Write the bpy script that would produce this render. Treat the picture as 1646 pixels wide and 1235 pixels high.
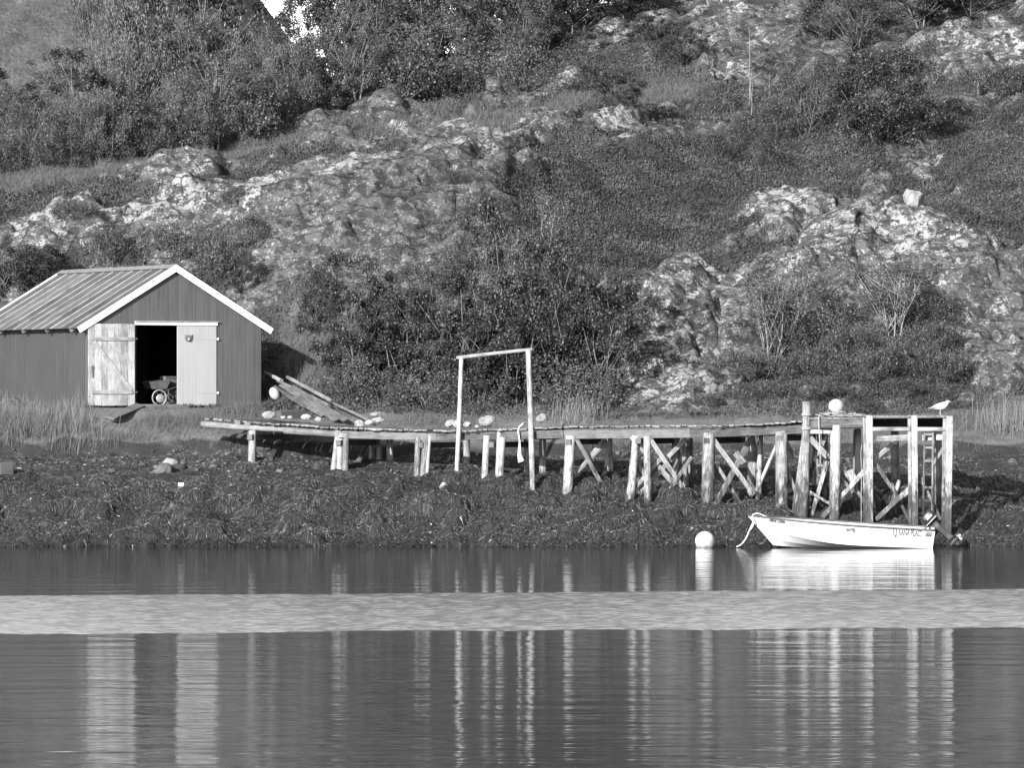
import bpy, math, random
import numpy as np
from mathutils import Vector, Matrix
R = math.radians
for o in list(bpy.data.objects):
    bpy.data.objects.remove(o)
SC = bpy.context.scene
COL = SC.collection

# ---------------------------------------------------------------- camera
D, CH, F, HZ = 145.0, 3.65, 9132.0, 650.0      # distance to the shore, eye height, focal length in photo pixels, horizon row
cam = bpy.data.objects.new('camera', bpy.data.cameras.new('camera'))
COL.objects.link(cam)
cam.location = (0, -D, CH)
cam.rotation_euler = (R(90), 0, 0)
cam.data.sensor_width = 36
cam.data.lens = F / 1646 * 36
cam.data.shift_y = 32.5 / 1646
cam.data.clip_start = 1.0
cam.data.clip_end = 6000
SC.camera = cam
# ---------------------------------------------------------------- sky and sun
SUN_EL, SUN_AZ = 20.0, 28.0                    # low evening sun, to the left behind the photographer
W = bpy.data.worlds.new('World'); SC.world = W; W.use_nodes = True
nt = W.node_tree; nt.nodes.clear()
sky = nt.nodes.new('ShaderNodeTexSky'); sky.sky_type = 'NISHITA'; sky.sun_disc = False; sky.air_density = 1.0
sky.sun_elevation = R(SUN_EL); sky.sun_rotation = R(180 + SUN_AZ)
bw = nt.nodes.new('ShaderNodeRGBToBW'); bg = nt.nodes.new('ShaderNodeBackground'); wo = nt.nodes.new('ShaderNodeOutputWorld')
bg.inputs['Strength'].default_value = 0.132
nt.links.new(sky.outputs[0], bw.inputs[0]); nt.links.new(bw.outputs[0], bg.inputs[0]); nt.links.new(bg.outputs[0], wo.inputs[0])
sl = bpy.data.lights.new('sun', 'SUN'); sl.energy = 5.0; sl.angle = R(0.5); sl.color = (1, 1, 1)
sun = bpy.data.objects.new('sun', sl); COL.objects.link(sun)
sd = Vector((-math.sin(R(SUN_AZ)) * math.cos(R(SUN_EL)), -math.cos(R(SUN_AZ)) * math.cos(R(SUN_EL)), math.sin(R(SUN_EL))))
sun.rotation_euler = sd.to_track_quat('Z', 'Y').to_euler()
sun.location = (-30, -60, 40)
# ---------------------------------------------------------------- exposure
SC.view_settings.view_transform = 'Standard'
SC.view_settings.look = 'None'
SC.view_settings.exposure = 2.15
SC.view_settings.gamma = 1.0
SC.view_settings.use_curve_mapping = False
SC.render.engine = 'CYCLES'
SC.cycles.max_bounces = 6
SC.cycles.use_denoising = True

# ---------------------------------------------------------------- small helpers
def px2x(px, Y): return (px - 823.0) * (D + Y) / F
def py2z(py, Y): return CH - (py - HZ) * (D + Y) / F
def P(px, py, Y): return Vector((px2x(px, Y), Y, py2z(py, Y)))
def x2px(X, Y): return 823.0 + X * F / (D + Y)
def z2py(Z, Y): return HZ - (Z - CH) * F / (D + Y)

def hsh(i, j, k, s):
    n = (i * 374761393 + j * 668265263 + k * 2147483647 + s * 1274126177) & 0xFFFFFFFF
    n = ((n ^ (n >> 13)) * 1274126177) & 0xFFFFFFFF
    n = ((n ^ (n >> 16)) * 2246822519) & 0xFFFFFFFF
    return ((n ^ (n >> 15)) & 0xFFFFFF) / float(0xFFFFFF)
def vnoise(x, y, s=0):
    x = np.asarray(x, float); y = np.asarray(y, float)
    xi = np.floor(x).astype(np.int64); yi = np.floor(y).astype(np.int64)
    u = x - xi; v = y - yi
    u = u * u * u * (u * (u * 6 - 15) + 10); v = v * v * v * (v * (v * 6 - 15) + 10)
    a = hsh(xi, yi, 0, s); b = hsh(xi + 1, yi, 0, s); c = hsh(xi, yi + 1, 0, s); d = hsh(xi + 1, yi + 1, 0, s)
    return (a * (1 - u) + b * u) * (1 - v) + (c * (1 - u) + d * u) * v
def fbm(x, y, s=0, oct=4, g=0.5):
    t = 0; a = 1.0; n = 0; f = 1.0
    for k in range(oct):
        t = t + a * vnoise(x * f + 17.3 * k, y * f - 9.1 * k, s + k); n += a; a *= g; f *= 2.03
    return t / n
def cells(x, y, s=0, jit=.8):
    """jittered cell pattern: distance to the nearest and second nearest centre, a random value per cell, offset from the centre"""
    xi = np.floor(x).astype(np.int64); yi = np.floor(y).astype(np.int64)
    f1 = np.full(x.shape, 9.); f2 = np.full(x.shape, 9.); rv = np.zeros(x.shape); ox = np.zeros(x.shape); oy = np.zeros(x.shape)
    for a in (-1, 0, 1):
        for b in (-1, 0, 1):
            cx = xi + a + .5 + (hsh(xi + a, yi + b, 1, s) - .5) * jit; cy = yi + b + .5 + (hsh(xi + a, yi + b, 2, s) - .5) * jit
            d = np.hypot(x - cx, y - cy); r = hsh(xi + a, yi + b, 3, s); q = d < f1
            f2 = np.where(q, f1, np.minimum(f2, d)); f1 = np.where(q, d, f1); rv = np.where(q, r, rv); ox = np.where(q, x - cx, ox); oy = np.where(q, y - cy, oy)
    return f1, f2, rv, ox, oy
def sstep(a, b, x):
    t = np.clip((x - a) / (b - a), 0, 1); return t * t * (3 - 2 * t)

def big_mesh(name, verts, faces, attrs=None, smooth=False):
    """verts (n,3) array, faces (m,4) or (m,3) array"""
    verts = np.asarray(verts, np.float32); faces = np.asarray(faces, np.int32)
    me = bpy.data.meshes.new(name)
    m, k = faces.shape
    me.vertices.add(len(verts)); me.vertices.foreach_set('co', verts.ravel())
    me.loops.add(m * k); me.loops.foreach_set('vertex_index', faces.ravel())
    me.polygons.add(m); me.polygons.foreach_set('loop_start', np.arange(0, m * k, k, dtype=np.int32))
    me.polygons.foreach_set('loop_total', np.full(m, k, np.int32))
    if smooth: me.polygons.foreach_set('use_smooth', np.ones(m, bool))
    for an, av in (attrs or {}).items():
        at = me.attributes.new(an, 'FLOAT', 'POINT'); at.data.foreach_set('value', np.asarray(av, np.float32).ravel())
    me.update(calc_edges=True)
    return me
def small_mesh(name, verts, faces, smooth=False):
    me = bpy.data.meshes.new(name); me.from_pydata([tuple(v) for v in verts], [], [tuple(f) for f in faces])
    if smooth:
        for p in me.polygons: p.use_smooth = True
    me.update(); return me

def put(name, me, mat, parent=None, mtx=None):
    o = bpy.data.objects.new(name, me); COL.objects.link(o)
    if mat is not None and me is not None and not me.materials: me.materials.append(mat)
    if parent is not None: o.parent = parent
    if mtx is not None: o.matrix_local = mtx
    return o
def tag(o, label=None, cat=None, group=None, kind=None):
    if label: o['label'] = label
    if cat: o['category'] = cat
    if group: o['group'] = group
    if kind: o['kind'] = kind
    return o
def thing(name, label, cat, loc=(0, 0, 0), rz=0.0, group=None):
    o = bpy.data.objects.new(name, None); COL.objects.link(o)
    o.location = loc; o.rotation_euler = (0, 0, rz); o.empty_display_size = 0.2
    tag(o, label, cat, group); return o

# shapes; every one returns a mesh whose local +X (boards) or +Z (logs) runs along the grain
def box_mesh(name, sx, sy, sz, bev=0.006, jit=0.0, rng=None):
    """a chamfered box centred on the origin"""
    hx, hy, hz = sx / 2, sy / 2, sz / 2; b = min(bev, hx * .4, hy * .4, hz * .4)
    vs = []; 
    for x in (-1, 1):
        for y in (-1, 1):
            for z in (-1, 1):
                j = (lambda: rng.uniform(-jit, jit)) if rng else (lambda: 0)
                c = (x * hx + j(), y * hy + j(), z * hz + j())
                vs += [(c[0] - x * b, c[1] - y * b, c[2]), (c[0] - x * b, c[1], c[2] - z * b), (c[0], c[1] - y * b, c[2] - z * b)]
    def i(x, y, z, k): return ((x * 2 + y) * 2 + z) * 3 + k
    fs = [(i(0,0,1,0), i(1,0,1,0), i(1,1,1,0), i(0,1,1,0)), (i(0,0,0,0), i(0,1,0,0), i(1,1,0,0), i(1,0,0,0)),
          (i(0,0,0,1), i(1,0,0,1), i(1,0,1,1), i(0,0,1,1)), (i(0,1,0,1), i(0,1,1,1), i(1,1,1,1), i(1,1,0,1)),
          (i(1,0,0,2), i(1,1,0,2), i(1,1,1,2), i(1,0,1,2)), (i(0,0,0,2), i(0,0,1,2), i(0,1,1,2), i(0,1,0,2))]
    for y in (0, 1):
        for z in (0, 1): fs.append((i(0,y,z,0), i(1,y,z,0), i(1,y,z,1), i(0,y,z,1)) if (y ^ z) else (i(0,y,z,1), i(1,y,z,1), i(1,y,z,0), i(0,y,z,0)))
    for x in (0, 1):
        for z in (0, 1): fs.append((i(x,0,z,2), i(x,1,z,2), i(x,1,z,0), i(x,0,z,0)) if (x ^ z) == 0 and x == 1 or (x == 0 and z == 0) else (i(x,0,z,0), i(x,1,z,0), i(x,1,z,2), i(x,0,z,2)))
    for x in (0, 1):
        for y in (0, 1): fs.append((i(x,y,0,1), i(x,y,1,1), i(x,y,1,2), i(x,y,0,2)) if (x ^ y) else (i(x,y,0,2), i(x,y,1,2), i(x,y,1,1), i(x,y,0,1)))
    for x in (0, 1):
        for y in (0, 1):
            for z in (0, 1):
                t = (i(x,y,z,0), i(x,y,z,1), i(x,y,z,2)); fs.append(t if (x + y + z) % 2 == 0 else t[::-1])
    return small_mesh(name, vs, fs)
def frame_mtx(p0, p1, up=(0, 0, 1), axis='X'):
    """matrix placing local X (or Z) from p0 to p1, origin in the middle (X) or at p0 (Z)"""
    p0 = Vector(p0); p1 = Vector(p1); d = (p1 - p0).normalized(); u = Vector(up)
    if abs(d.dot(u)) > .98: u = Vector((0, -1, 0))
    if axis == 'X':
        y = u.cross(d).normalized(); z = d.cross(y); o = (p0 + p1) / 2
        return Matrix(((d.x, y.x, z.x, o.x), (d.y, y.y, z.y, o.y), (d.z, y.z, z.z, o.z), (0, 0, 0, 1)))
    x = u.cross(d).normalized() if abs(d.dot(u)) < .98 else Vector((1, 0, 0)).cross(d).normalized()
    x = (Vector((1, 0, 0)) - d * d.x).normalized() if abs(d.x) < .9 else x
    y = d.cross(x)
    return Matrix(((x.x, y.x, d.x, p0.x), (x.y, y.y, d.y, p0.y), (x.z, y.z, d.z, p0.z), (0, 0, 0, 1)))
def log_mesh(name, L, r0, r1, rng, n=10, seg=7, wob=0.012, knob=0.06):
    vs = []; fs = []; ph = rng.uniform(0, 9)
    ax, ay = rng.uniform(-1, 1), rng.uniform(-1, 1)
    rad = [1 + rng.uniform(-knob, knob) for _ in range(n)]
    for s in range(seg + 1):
        t = s / seg; r = r0 + (r1 - r0) * t
        cx = wob * L * .4 * ax * math.sin(t * 3.1 + ph); cy = wob * L * .4 * ay * math.sin(t * 2.3 + ph * 2)
        for k in range(n):
            a = 2 * math.pi * k / n; q = r * rad[k] * (1 + rng.uniform(-knob, knob) * .5)
            e = rng.uniform(-.02, .02) if s in (0, seg) else 0
            vs.append((cx + q * math.cos(a), cy + q * math.sin(a), t * L + e))
    for s in range(seg):
        for k in range(n):
            a = s * n + k; b = s * n + (k + 1) % n; fs.append((a, b, b + n, a + n))
    fs.append(tuple(range(n))[::-1]); fs.append(tuple(seg * n + k for k in range(n)))
    me = small_mesh(name, vs, fs)
    for p in me.polygons[:-2]: p.use_smooth = True
    return me
def log(name, p0, p1, r0, r1, mat, parent, base, rng, **k):
    p0 = Vector(p0) - base; p1 = Vector(p1) - base
    return put(name, log_mesh(name, (p1 - p0).length, r0, r1, rng, **k), mat, parent, frame_mtx(p0, p1, axis='Z'))
def board(name, p0, p1, w, t, mat, parent, base, rng, up=(0, 0, 1), jit=.004, bev=.008):
    p0 = Vector(p0) - base; p1 = Vector(p1) - base
    return put(name, box_mesh(name, (p1 - p0).length, w, t, bev, jit, rng), mat, parent, frame_mtx(p0, p1, up))
def tube_arrays(pts, r, n=6):
    pts = [Vector(p) for p in pts]; vs = []; fs = []
    rr = r if isinstance(r, (list, tuple)) else [r] * len(pts)
    for i, p in enumerate(pts):
        d = (pts[min(i + 1, len(pts) - 1)] - pts[max(i - 1, 0)])
        d = d.normalized() if d.length > 1e-9 else Vector((0, 0, 1))
        x = d.cross(Vector((0.13, .2, .97))); x = x.normalized() if x.length > .05 else d.cross(Vector((1, 0, 0))).normalized()
        y = d.cross(x)
        for k in range(n):
            a = 2 * math.pi * k / n; vs.append(p + (x * math.cos(a) + y * math.sin(a)) * rr[i])
    for i in range(len(pts) - 1):
        for k in range(n):
            a = i * n + k; b = i * n + (k + 1) % n; fs.append((a, b, b + n, a + n))
    fs.append(tuple(range(n))[::-1]); fs.append(tuple((len(pts) - 1) * n + k for k in range(n)))
    return vs, fs
def spline(ps, m=8):
    ps = [Vector(p) for p in ps]; out = []
    q = [ps[0] * 2 - ps[1]] + ps + [ps[-1] * 2 - ps[-2]]
    for i in range(1, len(q) - 2):
        for k in range(m):
            t = k / m; a, b, c, d = q[i - 1], q[i], q[i + 1], q[i + 2]
            out.append(.5 * ((2 * b) + (c - a) * t + (2 * a - 5 * b + 4 * c - d) * t * t + (3 * b - a - 3 * c + d) * t ** 3))
    out.append(ps[-1]); return out
def join(parts):
    V = []; Fc = []
    for v, f in parts:
        o = len(V); V += list(v); Fc += [tuple(i + o for i in q) for q in f]
    return V, Fc
def ellip(c, rx, ry, rz, n=12, m=8, rng=None, jit=0.0):
    vs = [(c[0], c[1], c[2] - rz)]; fs = []
    for i in range(1, m):
        th = math.pi * i / m
        for k in range(n):
            a = 2 * math.pi * k / n; j = 1 + (rng.uniform(-jit, jit) if rng else 0)
            vs.append((c[0] + rx * math.sin(th) * math.cos(a) * j, c[1] + ry * math.sin(th) * math.sin(a) * j, c[2] - rz * math.cos(th) * j))
    vs.append((c[0], c[1], c[2] + rz)); e = len(vs) - 1
    for k in range(n): fs.append((0, 1 + (k + 1) % n, 1 + k)); fs.append((e, e - n + k, e - n + (k + 1) % n))
    for i in range(m - 2):
        for k in range(n):
            a = 1 + i * n + k; b = 1 + i * n + (k + 1) % n; fs.append((a, b, b + n, a + n))
    return vs, fs
def rock_mesh(name, rx, ry, rz, rng, n=14, m=9, jit=.10, facet=True, smooth=False):
    """boulder: an ellipsoid cut by random planes and roughened, its lowest point at z = -0.25 rz"""
    v, f = ellip((0, 0, 0), 1, 1, 1, n, m)
    pl = []
    for _ in range(9):
        d = Vector((rng.gauss(0, 1), rng.gauss(0, 1), rng.gauss(0, 1))).normalized(); pl.append((d, rng.uniform(.62, .9)))
    out = []
    s = rng.randint(0, 9999)
    for p in v:
        p = Vector(p)
        if facet:
            for d, h in pl:
                e = p.dot(d) - h
                if e > 0: p -= d * e
        k = 1 + jit * (float(vnoise(p.x * 2.3 + 5 + s, p.y * 2.3 + p.z * 1.7)) - .5) * 2
        out.append((p.x * k * rx, p.y * k * ry, p.z * k * rz + rz * .6))
    return small_mesh(name, out, f, smooth)

# ---------------------------------------------------------------- materials (the photograph is black and white, so all colours are greys)
class M:
    def __init__(s, name):
        s.m = bpy.data.materials.new(name); s.m.use_nodes = True; s.t = s.m.node_tree; s.t.nodes.clear()
        s.out = s.t.nodes.new('ShaderNodeOutputMaterial'); s.b = s.n('ShaderNodeBsdfPrincipled'); s.l(s.b.outputs[0], s.out.inputs[0])
    def n(s, ty, **k):
        nd = s.t.nodes.new(ty)
        for a, v in k.items(): setattr(nd, a, v)
        return nd
    def l(s, a, b): s.t.links.new(a, b)
    def v(s, sock, val):
        if hasattr(val, 'is_output') or isinstance(val, bpy.types.NodeSocket): s.l(val, sock)
        else: sock.default_value = val
    def co(s, kind='Object', scale=(1, 1, 1), rot=(0, 0, 0), rnd=False):
        if kind == 'World': src = s.n('ShaderNodeNewGeometry').outputs['Position']
        else: src = s.n('ShaderNodeTexCoord').outputs[kind]
        if rnd:
            oi = s.n('ShaderNodeObjectInfo'); ad = s.n('ShaderNodeVectorMath', operation='MULTIPLY_ADD')
            cb = s.n('ShaderNodeCombineXYZ')
            for i in range(3): s.l(oi.outputs['Random'], cb.inputs[i])
            s.l(cb.outputs[0], ad.inputs[0]); ad.inputs[1].default_value = (37, 53, 71); s.l(src, ad.inputs[2]); src = ad.outputs[0]
        mp = s.n('ShaderNodeMapping'); mp.inputs['Scale'].default_value = scale; mp.inputs['Rotation'].default_value = rot
        s.l(src, mp.inputs[0]); return mp.outputs[0]
    def noise(s, co, scale, detail=4, rough=.55, dist=0.0):
        nd = s.n('ShaderNodeTexNoise'); s.l(co, nd.inputs['Vector']); nd.inputs['Scale'].default_value = scale
        nd.inputs['Detail'].default_value = detail; nd.inputs['Roughness'].default_value = rough; nd.inputs['Distortion'].default_value = dist
        return nd.outputs['Fac']
    def vor(s, co, scale, feature='F1', out='Distance'):
        nd = s.n('ShaderNodeTexVoronoi', feature=feature); s.l(co, nd.inputs['Vector']); nd.inputs['Scale'].default_value = scale
        return nd.outputs[out]
    def ramp(s, x, pts, mode='LINEAR'):
        r = s.n('ShaderNodeValToRGB'); r.color_ramp.interpolation = mode; s.l(x, r.inputs[0]); e = r.color_ramp.elements
        e[0].position, e[1].position = pts[0][0], pts[-1][0]
        e[0].color = (pts[0][1],) * 3 + (1,); e[1].color = (pts[-1][1],) * 3 + (1,)
        for p, c in pts[1:-1]:
            q = e.new(p); q.color = (c, c, c, 1)
        return r.outputs[0]
    def math(s, op, a, b=0.0, c=0.0, clamp=False):
        nd = s.n('ShaderNodeMath', operation=op, use_clamp=clamp); s.v(nd.inputs[0], a); s.v(nd.inputs[1], b); s.v(nd.inputs[2], c); return nd.outputs[0]
    def mix(s, f, a, b):
        nd = s.n('ShaderNodeMix', data_type='FLOAT'); s.v(nd.inputs[0], f); s.v(nd.inputs[2], a); s.v(nd.inputs[3], b); return nd.outputs[0]
    def mapr(s, x, a, b, c=0.0, d=1.0, smooth=True):
        nd = s.n('ShaderNodeMapRange', interpolation_type='SMOOTHSTEP' if smooth else 'LINEAR')
        s.v(nd.inputs[0], x)
        for i, q in enumerate((a, b, c, d)): s.v(nd.inputs[1 + i], q)
        return nd.outputs[0]
    def attr(s, name):
        return s.n('ShaderNodeAttribute', attribute_name=name).outputs['Fac']
    def rnd(s): return s.n('ShaderNodeObjectInfo').outputs['Random']
    def sep(s, co):
        nd = s.n('ShaderNodeSeparateXYZ'); s.l(co, nd.inputs[0]); return nd.outputs
    def grey(s, val): s.v(s.b.inputs['Base Color'], val if not isinstance(val, float) else (val, val, val, 1)); return s
    def set(s, rough=.8, spec=.3, **k):
        s.v(s.b.inputs['Roughness'], rough); s.v(s.b.inputs['Specular IOR Level'], spec)
        for a, v in k.items(): s.v(s.b.inputs[a.replace('_', ' ')], v)
        return s
    def bump(s, h, strength=.4, dist=.02, chain=None):
        nd = s.n('ShaderNodeBump'); nd.inputs['Strength'].default_value = strength; nd.inputs['Distance'].default_value = dist
        s.v(nd.inputs['Height'], h)
        if chain is not None: s.l(chain, nd.inputs['Normal'])
        s.l(nd.outputs[0], s.b.inputs['Normal']); return nd.outputs[0]

AK = .36      # surface greys scaled darker than true; exposure is raised to lift sky reflections
def mat_wood(name, lo, hi, axis='X', tide=False, rough=.85, k=AK):
    """weathered grey timber; grain along the local axis; tide: dark growth low on the posts"""
    lo *= k; hi *= k
    m = M(name); sc = (1.2, 22, 22) if axis == 'X' else (22, 22, 1.2)
    c = m.co('Object', sc, rnd=True); c2 = m.co('Object', (2, 2, 2), rnd=True)
    g = m.noise(c, 2.0, 5, .6); b = m.noise(c2, 1.6, 4, .6)
    v = m.math('ADD', m.math('MULTIPLY', g, .65), m.math('MULTIPLY', b, .45))
    v = m.math('ADD', v, m.math('MULTIPLY', m.math('SUBTRACT', m.rnd(), .5), .18))
    col = m.mapr(v, .36, .74, lo, hi)
    crk = m.ramp(m.noise(c, 5.0, 3, .5), [(.30, 0.25), (.38, 1.0)])
    col = m.math('MULTIPLY', col, crk)
    if tide:
        z = m.sep(m.n('ShaderNodeNewGeometry').outputs['Position'])[2]
        pn = m.noise(m.co('World', (1, 1, .30)), 11.0, 5, .65)
        lev = m.math('ADD', m.math('MULTIPLY', m.math('SUBTRACT', pn, .5), 5.0), z)
        k = m.mapr(lev, .8, 2.1)
        col = m.math('MULTIPLY', col, m.mix(k, .20, 1.0))
    m.grey(col).set(rough, .15)
    m.bump(m.math('ADD', g, m.math('MULTIPLY', crk, .3)), .5, .012)
    return m.m
def mat_plain(name, lo, hi, scale=6.0, rough=.6, spec=.4, bump=.2, det=5, k=AK):
    lo *= k; hi *= k
    m = M(name); c = m.co('Object', rnd=True); n = m.noise(c, scale, det, .6)
    m.grey(m.mapr(n, .3, .7, lo, hi, False)).set(rough, spec)
    if bump: m.bump(m.noise(c, scale * 4, 4), bump, .01)
    return m.m
# ================================================================ terrain
COLS = np.array([-900, -300, 0, 200, 400, 500, 640, 800, 950, 1050, 1150, 1250, 1350, 1450, 1550, 1646, 1950, 2600], float)
def full(y): return [y] * len(COLS)
TAB = [  # depth behind the shoreline, then the picture row that ground there has, per column
 (-12, full(1010)), (-6, full(955)), (-2, full(904)), (0, full(881)), (1.8, full(853)), (4, full(822)), (6.5, full(786)), (9, full(753)), (11, full(729)), (12.3, full(719)),
 (12.9, [700, 700, 702, 704, 706, 708, 708, 708, 708, 708, 708, 708, 708, 708, 708, 708, 704, 700]),
 (14.5, [668, 668, 668, 668, 676, 684, 690, 692, 692, 692, 690, 690, 690, 690, 688, 684, 676, 670]),
 (16, [650, 650, 652, 654, 655, 657, 662, 664, 666, 667, 667, 667, 666, 664, 660, 655, 650, 650]),
 (18, [650, 648, 650, 652, 652, 635, 640, 645, 640, 605, 640, 645, 635, 630, 620, 610, 600, 600]),
 (20, [640, 640, 645, 648, 640, 560, 580, 590, 565, 530, 590, 600, 580, 570, 560, 562, 550, 550]),
 (22, [600, 600, 610, 615, 580, 490, 470, 500, 505, 470, 520, 545, 520, 500, 530, 540, 530, 530]),
 (24, [470, 470, 490, 500, 450, 400, 370, 420, 455, 447, 470, 495, 470, 450, 490, 498, 490, 490]),
 (26, [390, 385, 395, 390, 355, 330, 310, 340, 430, 440, 450, 445, 420, 410, 420, 440, 440, 440]),
 (29, [325, 325, 332, 315, 300, 285, 270, 265, 375, 400, 402, 384, 365, 370, 375, 390, 390, 390]),
 (32, [302, 302, 305, 287, 265, 255, 240, 235, 302, 342, 352, 347, 340, 340, 340, 345, 350, 350]),
 (36, [288, 288, 288, 267, 240, 225, 210, 200, 220, 262, 284, 305, 300, 300, 295, 290, 290, 290]),
 (41, [275, 275, 270, 250, 225, 205, 185, 170, 180, 200, 212, 232, 235, 230, 225, 215, 210, 210]),
 (47, [265, 265, 255, 230, 205, 185, 160, 138, 130, 138, 140, 150, 150, 150, 140, 122, 110, 110]),
 (55, [255, 255, 240, 210, 180, 160, 130, 98, 78, 68, 60, 60, 60, 60, 50, 32, 10, 10]),
 (65, [250, 250, 235, 205, 172, 150, 110, 60, 20, -18, -32, -40, -45, -50, -55, -70, -90, -90]),
 (85, [265, 265, 255, 235, 210, 190, 150, 110, 80, 60, 50, 40, 30, 25, 15, 0, -10, -10]),  # unseen ground behind the crest, lowered so the water belt mirrors more sky
 (120, [340, 340, 340, 330, 310, 300, 280, 260, 240, 220, 210, 200, 190, 180, 170, 160, 150, 150]),
 (170, full(640)), (260, full(655))]
TY = np.array([t[0] for t in TAB], float); TP = np.array([t[1] for t in TAB], float)
gx = np.concatenate([np.array([-160, -110, -80, -60, -48, -38, -31, -26, -23, -21]), np.arange(-19.6, 20.0, .105), np.array([21, 23, 26, 31, 38, 48, 60, 80, 110, 160])])
gy = np.concatenate([np.arange(-12, -1.0, .5), np.arange(-1.0, 37, .10), np.arange(37, 62, .17), np.arange(62, 90, 1.0), np.array([94, 100, 108, 120, 140, 170, 210, 260])])
GX, GY = np.meshgrid(gx, gy)
rowpy = np.stack([np.interp(gy, TY, TP[:, k]) for k in range(len(COLS))], 1)
GPX = x2px(GX, GY)
PYB = np.stack([np.interp(GPX[j], COLS, rowpy[j]) for j in range(len(gy))])
GZ = py2z(PYB, GY)
def blur(a, n, ax):
    for _ in range(2):
        p = np.concatenate([np.repeat(np.take(a, [0], ax), n, ax), a, np.repeat(np.take(a, [-1], ax), n, ax)], ax)
        c = np.cumsum(np.concatenate([np.zeros_like(np.take(p, [0], ax)), p], ax), ax); k = 2 * n + 1
        a = (np.take(c, np.arange(k, c.shape[ax]), ax) - np.take(c, np.arange(0, c.shape[ax] - k), ax)) / k
    return a
hill = blur(blur(GZ, 6, 0), 5, 1)
wh = sstep(12.6, 13.6, GY)
GZ = GZ * (1 - wh) + hill * wh
GPY = z2py(GZ, GY)

# where rock shows, where heath, where pale grass (on the slope, seen as the photograph lays them out)
def ell(px, py, rx, ry, rot=0.0):
    c, s = math.cos(R(rot)), math.sin(R(rot)); dx = GPX - px; dy = GPY - py
    u = (dx * c + dy * s) / rx; v = (-dx * s + dy * c) / ry
    return np.exp(-(u * u + v * v) * 1.2)
rock = np.full(GX.shape, .40); pale = np.full(GX.shape, .42); grass = np.zeros(GX.shape)
for a in [(255, 345, 115, 60, -8, .9, .66), (60, 385, 70, 40, 0, .8, .6), (600, 345, 190, 120, -20, .95, .34), (450, 410, 70, 90, -50, .9, .45), (800, 225, 110, 38, -8, .75, .62),
          (1085, 560, 100, 120, 0, 1.0, .58), (1090, 465, 95, 40, 8, .9, .55), (1380, 425, 240, 85, 4, .9, .54), (1260, 335, 90, 30, -8, .8, .64), (1480, 390, 190, 28, 8, .8, .62),
          (1600, 560, 80, 75, 10, 1.0, .50), (1495, 265, 62, 30, -18, .85, .60), (935, 85, 90, 16, -12, .9, .70), (1190, 65, 135, 45, -8, .85, .50), (1590, 85, 95, 45, 5, .9, .62),
          (1000, 205, 70, 28, 0, .7, .65), (890, 150, 60, 12, -16, .85, .70), (1640, 480, 80, 70, 10, .9, .45), (1120, 30, 90, 14, -12, .9, .65), (330, 320, 140, 22, -14, .7, .65),
          (560, 290, 150, 14, -14, .8, .80), (700, 215, 130, 10, -6, .7, .75), (1380, 640, 80, 40, 0, .6, .4), (1110, 610, 100, 60, 0, .9, .55), (430, 330, 60, 14, -25, .9, .7), (1170, 130, 60, 14, -15, .8, .7)]:
    w = ell(*a[:5]); rock += w * (a[5] - .30) * 1.2; pale += w * (a[6] - .42)
for a in [(1030, 335, 150, 75, 14, 1.0), (1240, 265, 150, 45, -10, .9), (110, 335, 165, 28, -8, 1.0), (520, 268, 130, 12, -12, .8), (1580, 250, 110, 55, -12, .9), (1600, 360, 100, 30, 5, .9),
          (1330, 595, 190, 42, -4, 1.0), (1020, 420, 110, 40, 8, .9), (870, 255, 60, 14, 10, .8), (1480, 300, 40, 12, -15, .5), (1350, 320, 60, 10, -10, .6), (650, 320, 40, 12, -20, .5), (180, 380, 30, 40, 10, .6), (1490, 590, 60, 50, 0, .8)]:
    rock -= ell(*a[:5]) * a[5]
line = np.array([(-300, 312), (0, 300), (130, 285), (260, 262), (430, 236), (560, 222), (700, 206), (840, 190), (900, 168), (1000, 150), (1060, 160), (1180, 140)], float)
lv = np.interp(GPX, line[:, 0], line[:, 1])
grass += np.exp(-((GPY - lv) / 13) ** 2) * sstep(1200, 1000, GPX)
for a in [(490, 560, 55, 100, 0, 1.0), (1060, 140, 80, 30, -8, .8), (1130, 30, 100, 16, -10, .8), (880, 125, 90, 30, -10, .6), (1240, 380, 25, 14, 0, .7), (100, 275, 120, 14, -8, .5), (980, 660, 700, 16, 0, .7), (1100, 370, 80, 16, 10, .3), (1420, 300, 220, 14, -4, .25)]:
    grass += ell(*a[:5]) * a[5]
grass = np.clip(grass, 0, 1)
rock -= grass * .55
gz_y, gz_x = np.gradient(GZ, gy, gx)
slope = np.hypot(gz_x, gz_y)
rock += (sstep(.8, 2.0, slope) - .3) * .30
rock += (fbm(GX * .9, GY * .9 + GZ * .8, 5, 4) - .5) * .55
shore = 1 - sstep(12.4, 13.0, GY + (fbm(GX * .5, GY * 0, 3, 3) - .5) * 1.2)
rock *= 1 - sstep(17.0, 14.0, GY)
grass = np.maximum(grass, sstep(17.5, 14.5, GY) * sstep(12, 13, GY))
su = GX * .94 + GZ * .34 + GY * .20; sv = (GZ * .94 - GX * .34) + GY * .30      # along and across the foliation
rock = rock + .10 + ((fbm(su * .55, sv * 1.5, 6, 6, .58) - .5) * 1.5 + (fbm(su * 1.9, sv * 4.5, 8, 4, .6) - .5) * .7) * sstep(15.5, 18, GY)
rock = np.clip(rock, 0, 1)

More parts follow.
